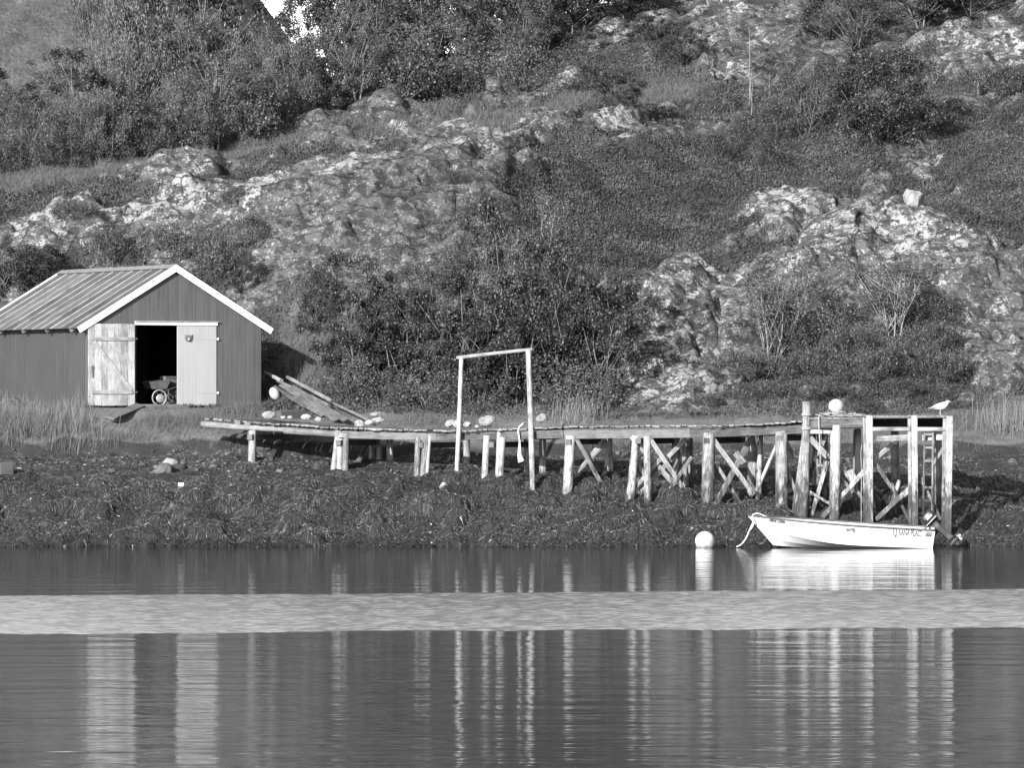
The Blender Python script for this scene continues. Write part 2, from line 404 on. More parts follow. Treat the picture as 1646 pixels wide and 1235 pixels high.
# relief: foliated rock in tilted ledges, knolls, and weed mounds on the foreshore
rk = sstep(.35, .75, rock) * sstep(16, 18, GY)
dip = GZ - .30 * GX + (fbm(GX * .35, GZ * .45 + GY * .2, 11, 3) - .5) * 2.4
def ledge(p, q):
    f = dip / p; f = f - np.floor(f); return (sstep(.0, q, f) - f) * p
GZ = GZ + rk * (ledge(1.6, .16) * .55 + ledge(.55, .25) * .16)
n1 = fbm(GX * .45, GY * .45, 21, 4); n2 = fbm(GX * 1.4, GY * 1.4 + GZ * .9, 22, 4); n3 = fbm(GX * 4.2 + GZ * 2, GY * 4.2 + GZ * 3, 23, 3)
up = sstep(15, 18, GY)
GZ = GZ + up * ((n1 - .5) * 1.0 + (n2 - .5) * .36) + rk * (n3 - .5) * .10 + up * (1 - rk) * (n3 - .5) * .10
rid = 1 - np.abs(fbm(GX * .8 - GZ * .25, GZ * .8 + GY * .4, 31, 3) * 2 - 1)
GZ = GZ - rk * sstep(.93, .99, rid) * .34
# foreshore: cushions of wrack over stones
be = shore * sstep(-1.5, .3, GY); be2 = shore * sstep(-.5, 2.2, GY)
mo = np.maximum(vnoise(GX * .95 + fbm(GX, GY, 41, 2), GY * .62, 42) - .42, 0) * 1.0 + np.maximum(vnoise(GX * 1.9, GY * 1.3, 43) - .45, 0) * .55
gravel = sstep(7.6, 9.3, GY + (fbm(GX * .5, GY * .6, 44, 3) - .5) * 4.5) * shore
c1, c2, crv, _, _ = cells(GX * 1.15 + fbm(GX * 1.5, GY * 1.5, 46, 2), GY * .85 + fbm(GX * 1.5, GY * 1.5, 47, 2), 48)
dome = np.sqrt(np.clip(1 - (c1 / (.30 + .30 * crv)) ** 2, 0, 1)) * (.10 + .30 * crv)
d1_, _, drv, _, _ = cells(GX * 2.7, GY * 2.1, 49); dome = dome + np.sqrt(np.clip(1 - (d1_ / (.25 + .25 * drv)) ** 2, 0, 1)) * .10
GZ = GZ + be * dome * (1 - .7 * gravel) * .62
GZ = GZ + be * (mo * .45 * (1 - .75 * gravel) - .24 + (fbm(GX * 3.1, GY * 3.1, 45, 3) - .5) * .12)
GZ = GZ - .06 * be + shore * sstep(11.5, 12.3, GY) * -.04
# turf between the foreshore and the hill
kk = sstep(15.5, 17, GY); GZ = GZ * (1 - kk) + blur(blur(GZ, 1, 0), 1, 1) * kk
tf = sstep(12.5, 13.2, GY) * (1 - up)
GZ = GZ + tf * (fbm(GX * 1.1, GY * 1.1, 51, 3) - .5) * .30
# level pad under the boathouse
SH = (px2x(140, 14.5), 14.5, 3.60); SROT = R(28); SWID, SLEN = 5.41, 7.75
ce, se = math.cos(SROT), math.sin(SROT)
lu = (GX - SH[0]) * ce + (GY - SH[1]) * se; lw = -(GX - SH[0]) * se + (GY - SH[1]) * ce
inside = sstep(-1.0, -.25, lu) * sstep(SWID + 1.2, SWID + .35, lu) * sstep(-.9, -.25, lw) * sstep(SLEN + 1.3, SLEN + .35, lw)
GZ = GZ * (1 - inside) + (SH[2] - .05) * inside
rock *= 1 - inside
GZ = np.where(GY < -8, np.minimum(GZ, -1.2), GZ)

def ground(X, Y):
    X = np.asarray(X, float); Y = np.asarray(Y, float)
    i = np.clip(np.searchsorted(gx, X) - 1, 0, len(gx) - 2); j = np.clip(np.searchsorted(gy, Y) - 1, 0, len(gy) - 2)
    u = np.clip((X - gx[i]) / (gx[i + 1] - gx[i]), 0, 1); v = np.clip((Y - gy[j]) / (gy[j + 1] - gy[j]), 0, 1)
    return (GZ[j, i] * (1 - u) + GZ[j, i + 1] * u) * (1 - v) + (GZ[j + 1, i] * (1 - u) + GZ[j + 1, i + 1] * u) * v
def field(A, X, Y):
    i = np.clip(np.searchsorted(gx, X) - 1, 0, len(gx) - 2); j = np.clip(np.searchsorted(gy, Y) - 1, 0, len(gy) - 2)
    return A[j, i]
def gz(X, Y): return float(ground(X, Y))
def on(px, Y, dz=0.0):
    X = px2x(px, Y); return Vector((X, Y, gz(X, Y) + dz))
def hit(px, py, y0=12.0):
    """the ground point seen at a place of the photograph"""
    Y = np.arange(y0, 90, .05); X = px2x(px, Y); q = z2py(ground(X, Y), Y)
    k = np.argmax(q <= py); Yk = float(Y[k]); return Vector((px2x(px, Yk), Yk, gz(px2x(px, Yk), Yk)))

# broken blocks of rock: plates split along the foliation, each a little proud, sunk or tilted
def plates(fu_, fv_, s, amp, tilt):
    wu = su * fu_ + (fbm(su * .8, sv * .8, s + 1, 3) - .5) * .7; wv_ = sv * fv_ + (fbm(su * .8, sv * .8, s + 2, 3) - .5) * .7
    f1, f2, rv, ox, oy = cells(wu, wv_, s)
    h = (rv - .5) * amp + (hsh((rv * 9999).astype(np.int64), 1, 4, s) - .5) * tilt * ox + (hsh((rv * 9999).astype(np.int64), 2, 4, s) - .2) * tilt * oy
    return h - .6 * amp * (1 - sstep(.0, .10, f2 - f1))
pd = plates(.42, .80, 131, .24, .30) + plates(1.5, 2.3, 141, .05, .08) + (fbm(su * 3, sv * 4, 151, 3) - .5) * .07
pd = pd * sstep(.42, .58, rock) * sstep(16, 18, GY) * sstep(62, 56, GY)
ny_, nx_ = np.gradient(GZ, gy, gx); nl_ = np.sqrt(nx_ ** 2 + ny_ ** 2 + 1)
DX, DY, DZ = GX - pd * nx_ / nl_, GY - pd * np.clip(ny_, -3, 3) / nl_, GZ + pd / nl_
nj, ni = GX.shape
idx = np.arange(nj * ni).reshape(nj, ni)
faces = np.stack([idx[:-1, :-1], idx[:-1, 1:], idx[1:, 1:], idx[1:, :-1]], -1).reshape(-1, 4)
weed = np.clip(shore * (1 - gravel), 0, 1)
me = big_mesh('hillside', np.stack([DX, DY, DZ], -1).reshape(-1, 3), faces, dict(rock=rock, pale=pale, grass=grass, weed=weed, gravel=gravel, shore=shore), smooth=True)

def mat_terrain():
    m = M('hillside_ground')
    w = m.co('World'); st = m.co('World', (1.0, .8, 2.2), (0, R(17), 0))
    # vegetation
    hv = m.noise(w, 9.0, 6, .65); hv2 = m.noise(w, 1.1, 4, .6)
    heath = m.mapr(m.math('ADD', m.math('MULTIPLY', hv, .6), m.math('MULTIPLY', hv2, .5)), .35, .78, .020, .078, False)
    gr = m.mapr(m.noise(w, 14.0, 5, .65), .3, .7, .11, .20, False)
    veg = m.mix(m.mapr(m.math('ADD', m.attr('grass'), m.math('MULTIPLY', m.math('SUBTRACT', hv2, .5), .6)), .35, .75), heath, gr)
    # rock: grey gneiss with dark and pale crusts of lichen
    rb = m.noise(st, .9, 6, .6); rf = m.noise(st, 7.0, 6, .7, .4)
    rc = m.mapr(m.math('ADD', m.math('MULTIPLY', rb, .6), m.math('MULTIPLY', rf, .5)), .35, .75, .045, .165, False)
    ln = m.noise(m.co('World', (1, .8, 1.25), (0, R(17), 0)), 2.3, 9, .70, .2); l2 = m.noise(w, 11.0, 6, .7, .3)
    lf = m.math('ADD', m.math('ADD', m.math('MULTIPLY', ln, .75), m.math('MULTIPLY', l2, .42)), m.math('MULTIPLY', m.math('SUBTRACT', m.attr('pale'), .5), .42))
    rc = m.mix(m.mapr(lf, .625, .655), rc, m.mapr(l2, .3, .7, .26, .48))
    rc = m.mix(m.mapr(l2, .555, .60), rc, m.mapr(rb, .3, .7, .20, .38))
    dn = m.noise(m.co('World', (1, .8, 1.3), (0, R(17), 0)), 2.9, 9, .72, .3)
    rc = m.mix(m.mapr(m.math('SUBTRACT', dn, m.math('MULTIPLY', m.attr('pale'), .10)), .455, .49), rc, m.mapr(rf, .3, .7, .020, .075))
    # crisp border between rock and plants
    e = m.math('ADD', m.attr('rock'), m.math('MULTIPLY', m.math('SUBTRACT', m.noise(st, 6.0, 6, .7, .3), .5), .75))
    cr = m.n('ShaderNodeTexVoronoi', feature='DISTANCE_TO_EDGE'); m.l(m.co('World', (.55, .5, 1.5), (0, R(17), 0)), cr.inputs['Vector']); cr.inputs['Scale'].default_value = .9
    wob = m.math('ADD', cr.outputs['Distance'], m.math('MULTIPLY', m.math('SUBTRACT', rf, .5), .10))
    crk = m.mapr(wob, .0, .022)
    rc = m.math('MULTIPLY', rc, m.mix(m.math('MAXIMUM', crk, m.mapr(rb, .44, .56)), .22, 1.0))
    base = m.mix(m.mapr(e, .49, .525), veg, rc)
    # foreshore
    wd = m.mapr(m.noise(w, 6.0, 6, .7), .3, .72, .008, .055, False)
    vo = m.vor(w, 11.0, out='Color'); sv = m.sep(vo)[0]
    gv = m.math('MULTIPLY', m.mapr(sv, 0, 1, .05, .30, False), m.mapr(m.vor(w, 11.0), .1, .6, 1.0, .25))
    gv = m.mix(m.mapr(m.noise(w, 1.3, 5, .6), .42, .58), wd, gv)
    be = m.mix(m.attr('gravel'), wd, gv)
    base = m.mix(m.attr('shore'), base, be)
    sh_ = m.attr('shore'); soil_undercut = m.math('MULTIPLY', m.math('MULTIPLY', sh_, m.math('SUBTRACT', 1.0, sh_)), 4.0)
    base = m.mix(m.math('MULTIPLY', m.mapr(soil_undercut, .3, .8), m.mapr(hv2, .40, .52)), base, .03)  # dark soil band; the turf undercut's shade is put into its colour
    m.grey(m.math('MULTIPLY', base, AK * .86)).set(.85, .15)
    b1 = m.bump(m.math('ADD', m.math('MULTIPLY', rf, .8), m.math('MULTIPLY', crk, .8)), .6, .05)
    m.bump(m.noise(w, 26.0, 5, .7), .5, .03, b1)
    return m.m
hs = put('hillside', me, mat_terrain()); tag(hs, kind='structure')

# ---------------------------------------------------------------- the far mountain
mx = np.arange(-260, 180, 3.0); my = np.arange(250, 640, 6.0)
MX, MY = np.meshgrid(mx, my)
ridge = np.interp(MX, [-259, -119, -59, -31, -25.9, -23.8, -21.8, -19.3, -15.3, -9, 1, 31, 180], [70, 85, 72, 52, 46.5, 44.5, 41, 36, 30, 24, 18, 8, 4])
ramp_ = sstep(245, 450, MY) * sstep(650, 460, MY)
MZ = ridge * ramp_ * (1 + .0 * MX) + ramp_ * ((fbm(MX * .035, MY * .03, 61, 5) - .5) * 9 + (fbm(MX * .15, MY * .12, 62, 3) - .5) * 3) * sstep(-20, -34, MX) - 1.5
nj2, ni2 = MX.shape; id2 = np.arange(nj2 * ni2).reshape(nj2, ni2)
f2 = np.stack([id2[:-1, :-1], id2[:-1, 1:], id2[1:, 1:], id2[1:, :-1]], -1).reshape(-1, 4)
m = M('mountain_scrub'); w = m.co('World', (1, .35, 1))
a = m.noise(w, .55, 8, .68); b = m.noise(w, .09, 5, .6); rr_ = m.noise(w, .16, 7, .7, .6)
a2 = m.noise(m.co('World', (1, .4, 1)), 2.6, 8, .72, .4)
v = m.mapr(m.math('ADD', m.math('ADD', m.math('MULTIPLY', a, .35), m.math('MULTIPLY', b, .35)), m.math('MULTIPLY', a2, .5)), .45, .77, .03, .28, False)
v = m.mix(m.mapr(rr_, .61, .65), v, .34)
m.grey(m.math('MULTIPLY', v, AK * 1.3)).set(.95, .05); m.bump(a2, 1.0, .8)
mo_ = put('mountain', big_mesh('mountain', np.stack([MX, MY, MZ], -1).reshape(-1, 3), f2, smooth=True), m.m); tag(mo_, kind='structure')

# ---------------------------------------------------------------- water: one sheet; a breeze ruffles a belt of it into real wavelets
wx = np.concatenate([np.array([-400, -200, -100, -60, -40, -28, -20]), np.arange(-13.5, 13.51, .09), np.array([20, 28, 40, 60, 100, 200, 400])])
wy = np.concatenate([np.array([-700, -400, -250, -160, -120, -90, -75, -66, -61]), np.arange(-57.6, -28.6, .031), np.array([-22, -16, -10, -5, 0, 5, 10])])
WX, WY = np.meshgrid(wx, wy)
ed = (fbm(WX * .55, WY * .55, 101, 4) - .5) * 1.5 + (fbm(WX * .12, WY * .12, 102, 2) - .5) * 2.0
top = .235 * WX - 34.6; bot = .11 * WX - 53.6
bandm = sstep(-.35, .35, WY + ed - bot) * sstep(-.35, .35, top - WY - ed)
wr_ = np.random.default_rng(4); hgt = np.zeros(WX.shape)
for k in range(64):
    lam = wr_.uniform(.12, .27); th = wr_.normal(0, .8); ph_ = wr_.uniform(0, 6.28); kx, ky = np.sin(th) * 6.283 / lam, np.cos(th) * 6.283 / lam
    hgt += lam * np.sin(kx * WX + ky * WY + ph_)
hgt *= .10 / (6.283 * math.sqrt(32))
hgt *= bandm * sstep(18, 13.4, np.abs(WX))
nj3, ni3 = WX.shape; id3 = np.arange(nj3 * ni3).reshape(nj3, ni3)
f3 = np.stack([id3[:-1, :-1], id3[:-1, 1:], id3[1:, 1:], id3[1:, :-1]], -1).reshape(-1, 4)
m = M('water')
n_lo = m.noise(m.co('World', (.35, 1.0, 1)), .9, 3, .5); n_md = m.noise(m.co('World', (.55, 1.3, 1)), 3.2, 3, .55)
calm = m.math('ADD', m.math('MULTIPLY', n_lo, .024), m.math('MULTIPLY', n_md, .0045))
m.grey(.004).set(m.mix(m.attr('ruffle'), .05, .22), .5, IOR=1.333)
m.bump(calm, 1.0, 1.0)
wa = put('water', big_mesh('water', np.stack([WX, WY, hgt], -1).reshape(-1, 3), f3, dict(ruffle=bandm), smooth=True), m.m); tag(wa, kind='structure')
# ================================================================ materials for built things
WP = mat_wood('weathered_post', .11, .50, 'Z', tide=True)
WB = mat_wood('weathered_board', .045, .18, 'X')
WBR = mat_wood('weathered_brace', .11, .46, 'X', tide=True)
WD = mat_wood('weathered_deck', .09, .32, 'X')
WL = mat_wood('weathered_log', .10, .32, 'Z')
WWEED = mat_wood('weedy_ladder_wood', .06, .26, 'X', tide=True)
WDOOR = mat_wood('bare_door_wood', .20, .52, 'Z')
WBAT = mat_wood('door_batten_wood', .22, .50, 'X')
def mat_paint(name, lo, hi, axis_scale=(30, 30, 1.0), wear=.5, rough=.6, k=AK):
    lo *= k; hi *= k
    m = M(name); c = m.co('Object', axis_scale, rnd=True)
    n = m.noise(c, 1.0, 5, .6); b = m.noise(m.co('Object', rnd=True), .8, 4, .6)
    v = m.math('ADD', m.math('ADD', m.math('MULTIPLY', n, .6), m.math('MULTIPLY', b, .4)), m.math('MULTIPLY', m.math('SUBTRACT', m.rnd(), .5), .10))
    col = m.mapr(v, .3, .75, lo, hi, False)
    ch = m.ramp(m.noise(c, 3.0, 6, .7), [(.70, 0), (.76, 1)])
    col = m.mix(m.math('MULTIPLY', ch, wear), col, hi * 2.0)
    m.grey(col).set(rough, .3); m.bump(n, .3, .01); return m.m
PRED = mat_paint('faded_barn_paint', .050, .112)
PSIDE = mat_paint('barn_paint_toned_against_sun', .036, .072)  # barn paint darkened so the sunnier side wall matches the front
PDOOR = mat_paint('pale_door_paint', .32, .40, wear=.15)
WHITE = mat_plain('white_trim_paint', .66, .80, 5, .5, .4, .1, k=.42)
DARKIRON = mat_plain('dark_iron', .03, .07, 20, .5, .5)
ROOF = None
m = M('weathered_roof_sheet'); c = m.co('Object', (1.0, 6.0, 6.0), rnd=True)
n = m.noise(c, 1.1, 6, .65); b = m.noise(m.co('Object', rnd=True), 2.2, 6, .7)
v = m.mapr(m.math('ADD', m.math('ADD', m.math('MULTIPLY', n, .55), m.math('MULTIPLY', b, .45)), m.math('MULTIPLY', m.math('SUBTRACT', m.rnd(), .5), .22)), .34, .68, .030, .14, False)
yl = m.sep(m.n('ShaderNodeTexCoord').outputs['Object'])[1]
rib = m.mapr(m.math('ABSOLUTE', yl), .285, .30)          # sunlit lapped edge painted in as a pale strip
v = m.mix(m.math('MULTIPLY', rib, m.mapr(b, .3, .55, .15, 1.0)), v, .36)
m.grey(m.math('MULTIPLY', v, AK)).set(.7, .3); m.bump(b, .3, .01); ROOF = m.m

# ================================================================ the boathouse
rng = random.Random(3)
bh = thing('boathouse', 'weathered painted wooden boathouse with white gable trim and one plank door open', 'boathouse', SH, SROT)
O0 = Vector((0, 0, 0))
HW, RISE = 2.30, 1.60           # wall height, gable rise
OV = .30
def fu(px):
    """distance along the front wall for a photo column"""
    lo, hi = -2.0, 8.0
    for _ in range(40):
        u = (lo + hi) / 2
        if x2px(SH[0] + ce * u, SH[1] + se * u) < px: lo = u
        else: hi = u
    return lo
def fz(py, px):
    u = fu(px); return py2z(py, SH[1] + se * u) - SH[2]
d0, d1, d2, d3 = fu(140), fu(215), fu(284.5), fu(347.5)
OL = d1 + .05                                   # opening from here to the right edge of the closed door
zt = fz(522, 217)                               # top of the opening
def roofz(u): return HW + RISE * (1 - abs(u - SWID / 2) / (SWID / 2))
nb = 38; bwid = SWID / nb
wall = put('front_wall', small_mesh('front_wall', [(0, .16, 0), (OL - .03, .16, 0), (OL - .03, .16, zt + .05), (d3 + .02, .16, zt + .05), (d3 + .02, .16, 0), (SWID, .16, 0), (SWID, .16, HW), (SWID / 2, .16, HW + RISE), (0, .16, HW),
      (0, .10, 0), (OL - .03, .10, 0), (OL - .03, .10, zt + .05), (d3 + .02, .10, zt + .05), (d3 + .02, .10, 0), (SWID, .10, 0), (SWID, .10, HW), (SWID / 2, .10, HW + RISE), (0, .10, HW)],
      [(0, 1, 2, 8), (2, 7, 8), (2, 3, 7), (3, 6, 7), (3, 4, 5, 6), (9, 17, 11, 10), (11, 17, 16), (11, 16, 12), (12, 16, 15), (12, 15, 14, 13)]), WL, bh)
for i in range(nb):
    u0, u1 = i * bwid + .0015, (i + 1) * bwid - .0015; uc = (u0 + u1) / 2
    z0 = -.02 + rng.uniform(-.02, .02)
    if OL - .02 < uc < d3 + .02: z0 = zt + .03
    a, b = roofz(u0) - .03, roofz(u1) - .03
    if u0 < SWID / 2 < u1: a = b = min(a, b)
    y0, y1 = .005 + rng.uniform(-.001, .001), .095; e = .003
    vs = [(u0, y1, z0), (u1, y1, z0), (u1, y1, b), (u0, y1, a), (u0, y0 + e, z0), (u1, y0 + e, z0), (u1, y0 + e, b), (u0, y0 + e, a),
          (u0 + e, y0, z0), (u1 - e, y0, z0), (u1 - e, y0, b), (u0 + e, y0, a)]
    # each board has its own origin low in its middle, so its grain is its own
    org = Vector((uc, 0, z0)); vs = [Vector(v) - org for v in vs]
    fs = [(8, 9, 10, 11), (4, 8, 11, 7), (9, 5, 6, 10), (0, 4, 7, 3), (5, 1, 2, 6), (3, 7, 11), (3, 11, 10, 2), (2, 10, 6), (0, 8, 4), (0, 1, 9, 8), (1, 5, 9), (1, 0, 3, 2)]
    put('wall_board', small_mesh('wall_board', vs, fs), PRED, wall, Matrix.Translation(org))
# side and rear walls with raised board edges
def side_wall(name, x, sgn):
    n = 52; vs = []; fs = []
    for i in range(n):
        y0 = .10 + (SLEN - .10) * i / n; y1 = .10 + (SLEN - .10) * (i + 1) / n; k = len(vs); dx = rng.uniform(0, .004)
        for (yy_, xx) in ((y0, .0), (y0 + .006, .004 + dx * .3), (y1 - .006, .004 + dx * .3), (y1, .0)):
            vs += [(x + sgn * xx, yy_, -.02), (x + sgn * xx, yy_, HW)]
        for q in range(3):
            f = (k + 2 * q, k + 2 * q + 2, k + 2 * q + 3, k + 2 * q + 1); fs.append(f if sgn > 0 else f[::-1])
    k = len(vs); xi = x - sgn * .12
    vs += [(xi, .1, -.02), (xi, SLEN, -.02), (xi, SLEN, HW), (xi, .1, HW)]; fs.append((k, k + 3, k + 2, k + 1) if sgn > 0 else (k, k + 1, k + 2, k + 3))
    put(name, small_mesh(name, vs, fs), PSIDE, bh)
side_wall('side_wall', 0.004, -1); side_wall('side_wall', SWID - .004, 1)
put('rear_wall', small_mesh('rear_wall', [(0, SLEN, -.02), (SWID, SLEN, -.02), (SWID, SLEN, HW), (SWID / 2, SLEN, HW + RISE), (0, SLEN, HW), (0, SLEN - .1, -.02), (SWID, SLEN - .1, -.02), (SWID, SLEN - .1, HW), (SWID / 2, SLEN - .1, HW + RISE), (0, SLEN - .1, HW)], [(4, 3, 2, 1, 0), (5, 6, 7, 8, 9)]), PRED, bh)
put('earth_floor', small_mesh('earth_floor', [(.1, .1, .02), (SWID - .1, .1, .02), (SWID - .1, SLEN - .1, .02), (.1, SLEN - .1, .02)], [(0, 1, 2, 3)]), mat_plain('earth_floor', .03, .06, 8, .95, .1), bh)
# roof: corrugated sheets laid from ridge to eave
sl = math.hypot(SWID / 2, RISE); pit = math.atan2(RISE, SWID / 2)
RL = sl + OV + .03; ns = 12; y_f, y_b = -.07, SLEN + .25; sw = (y_b - y_f) / ns
def sheet_mesh():
    vs = []; fs = []; N = 22; Lx = (0, .25, .5, .75, 1)
    for k in range(N + 1):
        t = -sw / 2 - .03 + (sw + .06) * k / N
        h = .010 * math.cos(2 * math.pi * t / .078) + (.020 if abs(t) > sw / 2 - .02 else 0)
        for q in Lx: vs.append((RL * q, t, h + .02 * 0))
    n = len(Lx)
    for k in range(N):
        for q in range(n - 1):
            a = k * n + q; fs.append((a, a + 1, a + n + 1, a + n))
    o = len(vs); vs += [(v[0], v[1], v[2] - .008) for v in vs]
    fs += [tuple(i + o for i in f[::-1]) for f in fs]
    # close the eave end
    for k in range(N):
        a = k * n + n - 1; fs.append((a, a + o, a + n + o, a + n))
    return small_mesh('roof_sheet', vs, fs)
shm = sheet_mesh()
roof = thing('roof', None, None); roof.parent = bh
for side in (-1, 1):
    for i in range(ns):
        yc = y_f + sw * (i + .5)
        # local X runs down the slope
        dx, dz = side * math.cos(pit), -math.sin(pit)
        X = Vector((dx, 0, dz)); Yv = Vector((0, -side * -1 if side > 0 else -1, 0)); Yv = Vector((0, 1 if side > 0 else -1, 0)); Zv = X.cross(Yv)
        o = Vector((SWID / 2, yc, HW + RISE + .055 + rng.uniform(0, .006)))
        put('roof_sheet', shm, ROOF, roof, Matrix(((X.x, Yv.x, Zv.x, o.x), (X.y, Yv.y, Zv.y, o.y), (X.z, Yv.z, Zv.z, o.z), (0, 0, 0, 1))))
# underlay boards so no light leaks
for side in (-1, 1):
    p0 = Vector((SWID / 2, 0, HW + RISE + .01)); p1 = p0 + Vector((side * math.cos(pit), 0, -math.sin(pit))) * (sl + .22)
    put('roof_deck', small_mesh('roof_deck', [(p0.x, -.04, p0.z), (p1.x, -.04, p1.z), (p1.x, SLEN + .2, p1.z), (p0.x, SLEN + .2, p0.z), (p0.x, -.04, p0.z - .025), (p1.x, -.04, p1.z - .025), (p1.x, SLEN + .2, p1.z - .025), (p0.x, SLEN + .2, p0.z - .025)],
        [(0, 1, 2, 3), (4, 7, 6, 5), (0, 4, 5, 1), (1, 5, 6, 2)]), WL, roof)
rc = [(SWID / 2 - .17, HW + RISE - .015), (SWID / 2, HW + RISE + .095), (SWID / 2 + .17, HW + RISE - .015)]
put('ridge_cap', small_mesh('ridge_cap', [(x, y, z + .02) for y in (y_f, y_b) for x, z in rc] + [(x, y, z + .008) for y in (y_f, y_b) for x, z in rc], [(0, 1, 4, 3), (1, 2, 5, 4), (6, 9, 10, 7), (7, 10, 11, 8), (0, 6, 7, 1), (1, 7, 8, 2)]), mat_plain('ridge_metal', .12, .24, 5, .6, .4), roof)
# white barge boards front and back, rafter tails under the eave
for yb in (y_f - .035, y_b + .002):
    for side in (-1, 1):
        p0 = Vector((SWID / 2, yb, HW + RISE + .02)); p1 = p0 + Vector((side * math.cos(pit), 0, -math.sin(pit))) * (RL + .02)
        n_ = Vector((side * math.sin(pit), 0, math.cos(pit)))
        prof = [(-.10, 0), (.075, 0), (.075, .03), (-.10, .03)]
        vs = []
        for q, tt in ((p0, 0), (p1, 1)):
            for h, y in prof:
                w = q + n_ * h + Vector((0, y, 0))
                if tt == 0: w.x = SWID / 2; w.z = p0.z + h / math.cos(pit)
                vs.append(w)
        fs = [(0, 1, 5, 4), (1, 2, 6, 5), (2, 3, 7, 6), (3, 0, 4, 7), (4, 5, 6, 7)]
        put('barge_board', small_mesh('barge_board', vs, fs if side > 0 else [f[::-1] for f in fs]), WHITE, roof)
for i in range(5):
    y = .60 + i * 1.72
    for side in (-1, 1):
        x0 = 0 if side < 0 else SWID
        put('rafter_tail', box_mesh('rafter_tail', .36, .07, .10), WL, roof, Matrix.Translation((x0 + side * .10, y, HW - .09)) @ Matrix.Rotation(side * pit, 4, 'Y'))
# trims round the opening
def bx(name, x0, x1, y0, y1, z0, z1, mat, parent, bev=.006):
    return put(name, box_mesh(name, x1 - x0, y1 - y0, z1 - z0, bev), mat, parent, Matrix.Translation(((x0 + x1) / 2, (y0 + y1) / 2, (z0 + z1) / 2)))
fr = bx('lintel', d1 + .03, d3 + .03, -.05, .0, zt - .01, zt + .075, WHITE, bh)
bx('drip_board', d1 + .02, d3 + .06, -.085, .002, zt + .08, zt + .105, WBAT, bh)
bx('door_post', OL - .03, OL + .02, -.015, .15, -.02, zt - .012, PRED, bh)
bx('door_post', d3 - .03, d3 + .02, .02, .15, -.02, zt - .012, PRED, bh)
bx('threshold', OL - .03, d2 + .30, -.14, .12, -.08, .05, WB, bh)
# open door leaf, folded back flat against the wall: bare inner side with battens and a diagonal
dz0, dz1 = fz(653, 150) + .01, fz(520.5, 150)
dl = thing('door', None, None, (d0, -.06, 0)); dl.parent = bh; dl['label'] = 'open plank door leaf showing bare wood, battens and diagonal brace'
nbd = 7; wl = d1 - d0; bwd = wl / nbd
for i in range(nbd):
    h0 = rng.uniform(-.006, .006)
    put('door_board', box_mesh('door_board', bwd - .006, .028, dz1 - dz0, .004, .0015, rng), WDOOR, dl, Matrix.Translation((bwd * (i + .5), .0, (dz0 + dz1) / 2 + h0)))
zb1, zb2 = fz(545, 170), fz(631, 170)
for zb in (zb1, zb2):
    put('batten', box_mesh('batten', wl * .88, .03, .095, .006, .003, rng), WBAT, dl, Matrix.Translation((wl * .51, -.031, zb)))
put('diagonal_brace', box_mesh('diagonal_brace', math.hypot(wl * .80, zb1 - zb2 - .13), .026, .10, .006, .002, rng), WDOOR, dl, Matrix.Translation((wl * .52, -.0285, (zb1 + zb2) / 2)) @ Matrix.Rotation(math.atan2(zb1 - zb2 - .13, wl * .80), 4, 'Y') )
bx('latch_bar', .115, .145, -.04, -.016, fz(607, 150), fz(592, 150), DARKIRON, dl)
put('latch_ring', small_mesh('latch_ring', *tube_arrays([Vector((.13 + .035 * math.cos(a), -.035, fz(590, 150) + .035 * math.sin(a))) for a in [k * math.pi / 6 for k in range(13)]], .008)), DARKIRON, dl)
for zb in (zb1, zb2): bx('hinge', wl - .01, wl + .09, -.012, .02, zb - .02, zb + .03, DARKIRON, dl)
# closed leaf: painted pale, strap hinges, a carved wooden mask nailed up high
dr = thing('door', None, None, (d2, -.005, 0)); dr.parent = bh; dr['label'] = 'closed pale painted door leaf with a small wooden mask'
wr = d3 - d2; er0, er1 = fz(652, 310), zt - .02
for i in range(6):
    b6 = wr / 6
    put('door_board', box_mesh('door_board', b6 - .004, .034, er1 - er0, .004, .001, rng), PDOOR, dr, Matrix.Translation((b6 * (i + .5), rng.uniform(-.002, .002), (er0 + er1) / 2)))
for py in (545.5, 632):
    zz = fz(py, 345)
    h = bx('strap_hinge', wr * .45, wr + .01, -.027, -.018, zz - .012, zz + .012, PDOOR, dr)
    bx('hinge_pin', wr + .012, wr + .065, -.05, -.005, zz - .03, zz + .035, WHITE, dr)
uc = fu(302) - d2; zc = fz(543, 302)
mv = [(-.105, .085), (-.075, .055), (0, .065), (.075, .055), (.105, .085), (.095, .01), (.055, -.085), (0, -.10), (-.055, -.085), (-.095, .01)]
vs = [(uc + x * 1.25, -.020, zc + z * 1.15) for x, z in mv] + [(uc + x * .8, -.075, zc + z * .85 - .01) for x, z in mv]
fs = [(i, (i + 1) % 10, 10 + (i + 1) % 10, 10 + i) for i in range(10)] + [tuple(range(10, 20))] + [tuple(range(9, -1, -1))]
mk = put('carved_mask', small_mesh('carved_mask', vs, fs), mat_plain('mask_wood', .07, .16, 12), dr)
put('mask_muzzle', small_mesh('mask_muzzle', *ellip((uc, -.075, zc - .045), .04, .025, .045)), mat_plain('mask_muzzle_wood', .25, .4, 12), mk)

# ================================================================ what stands in and around the boathouse
def sh2w(u, v, z): return Vector((SH[0] + ce * u - se * v, SH[1] + se * u + ce * v, SH[2] + z))
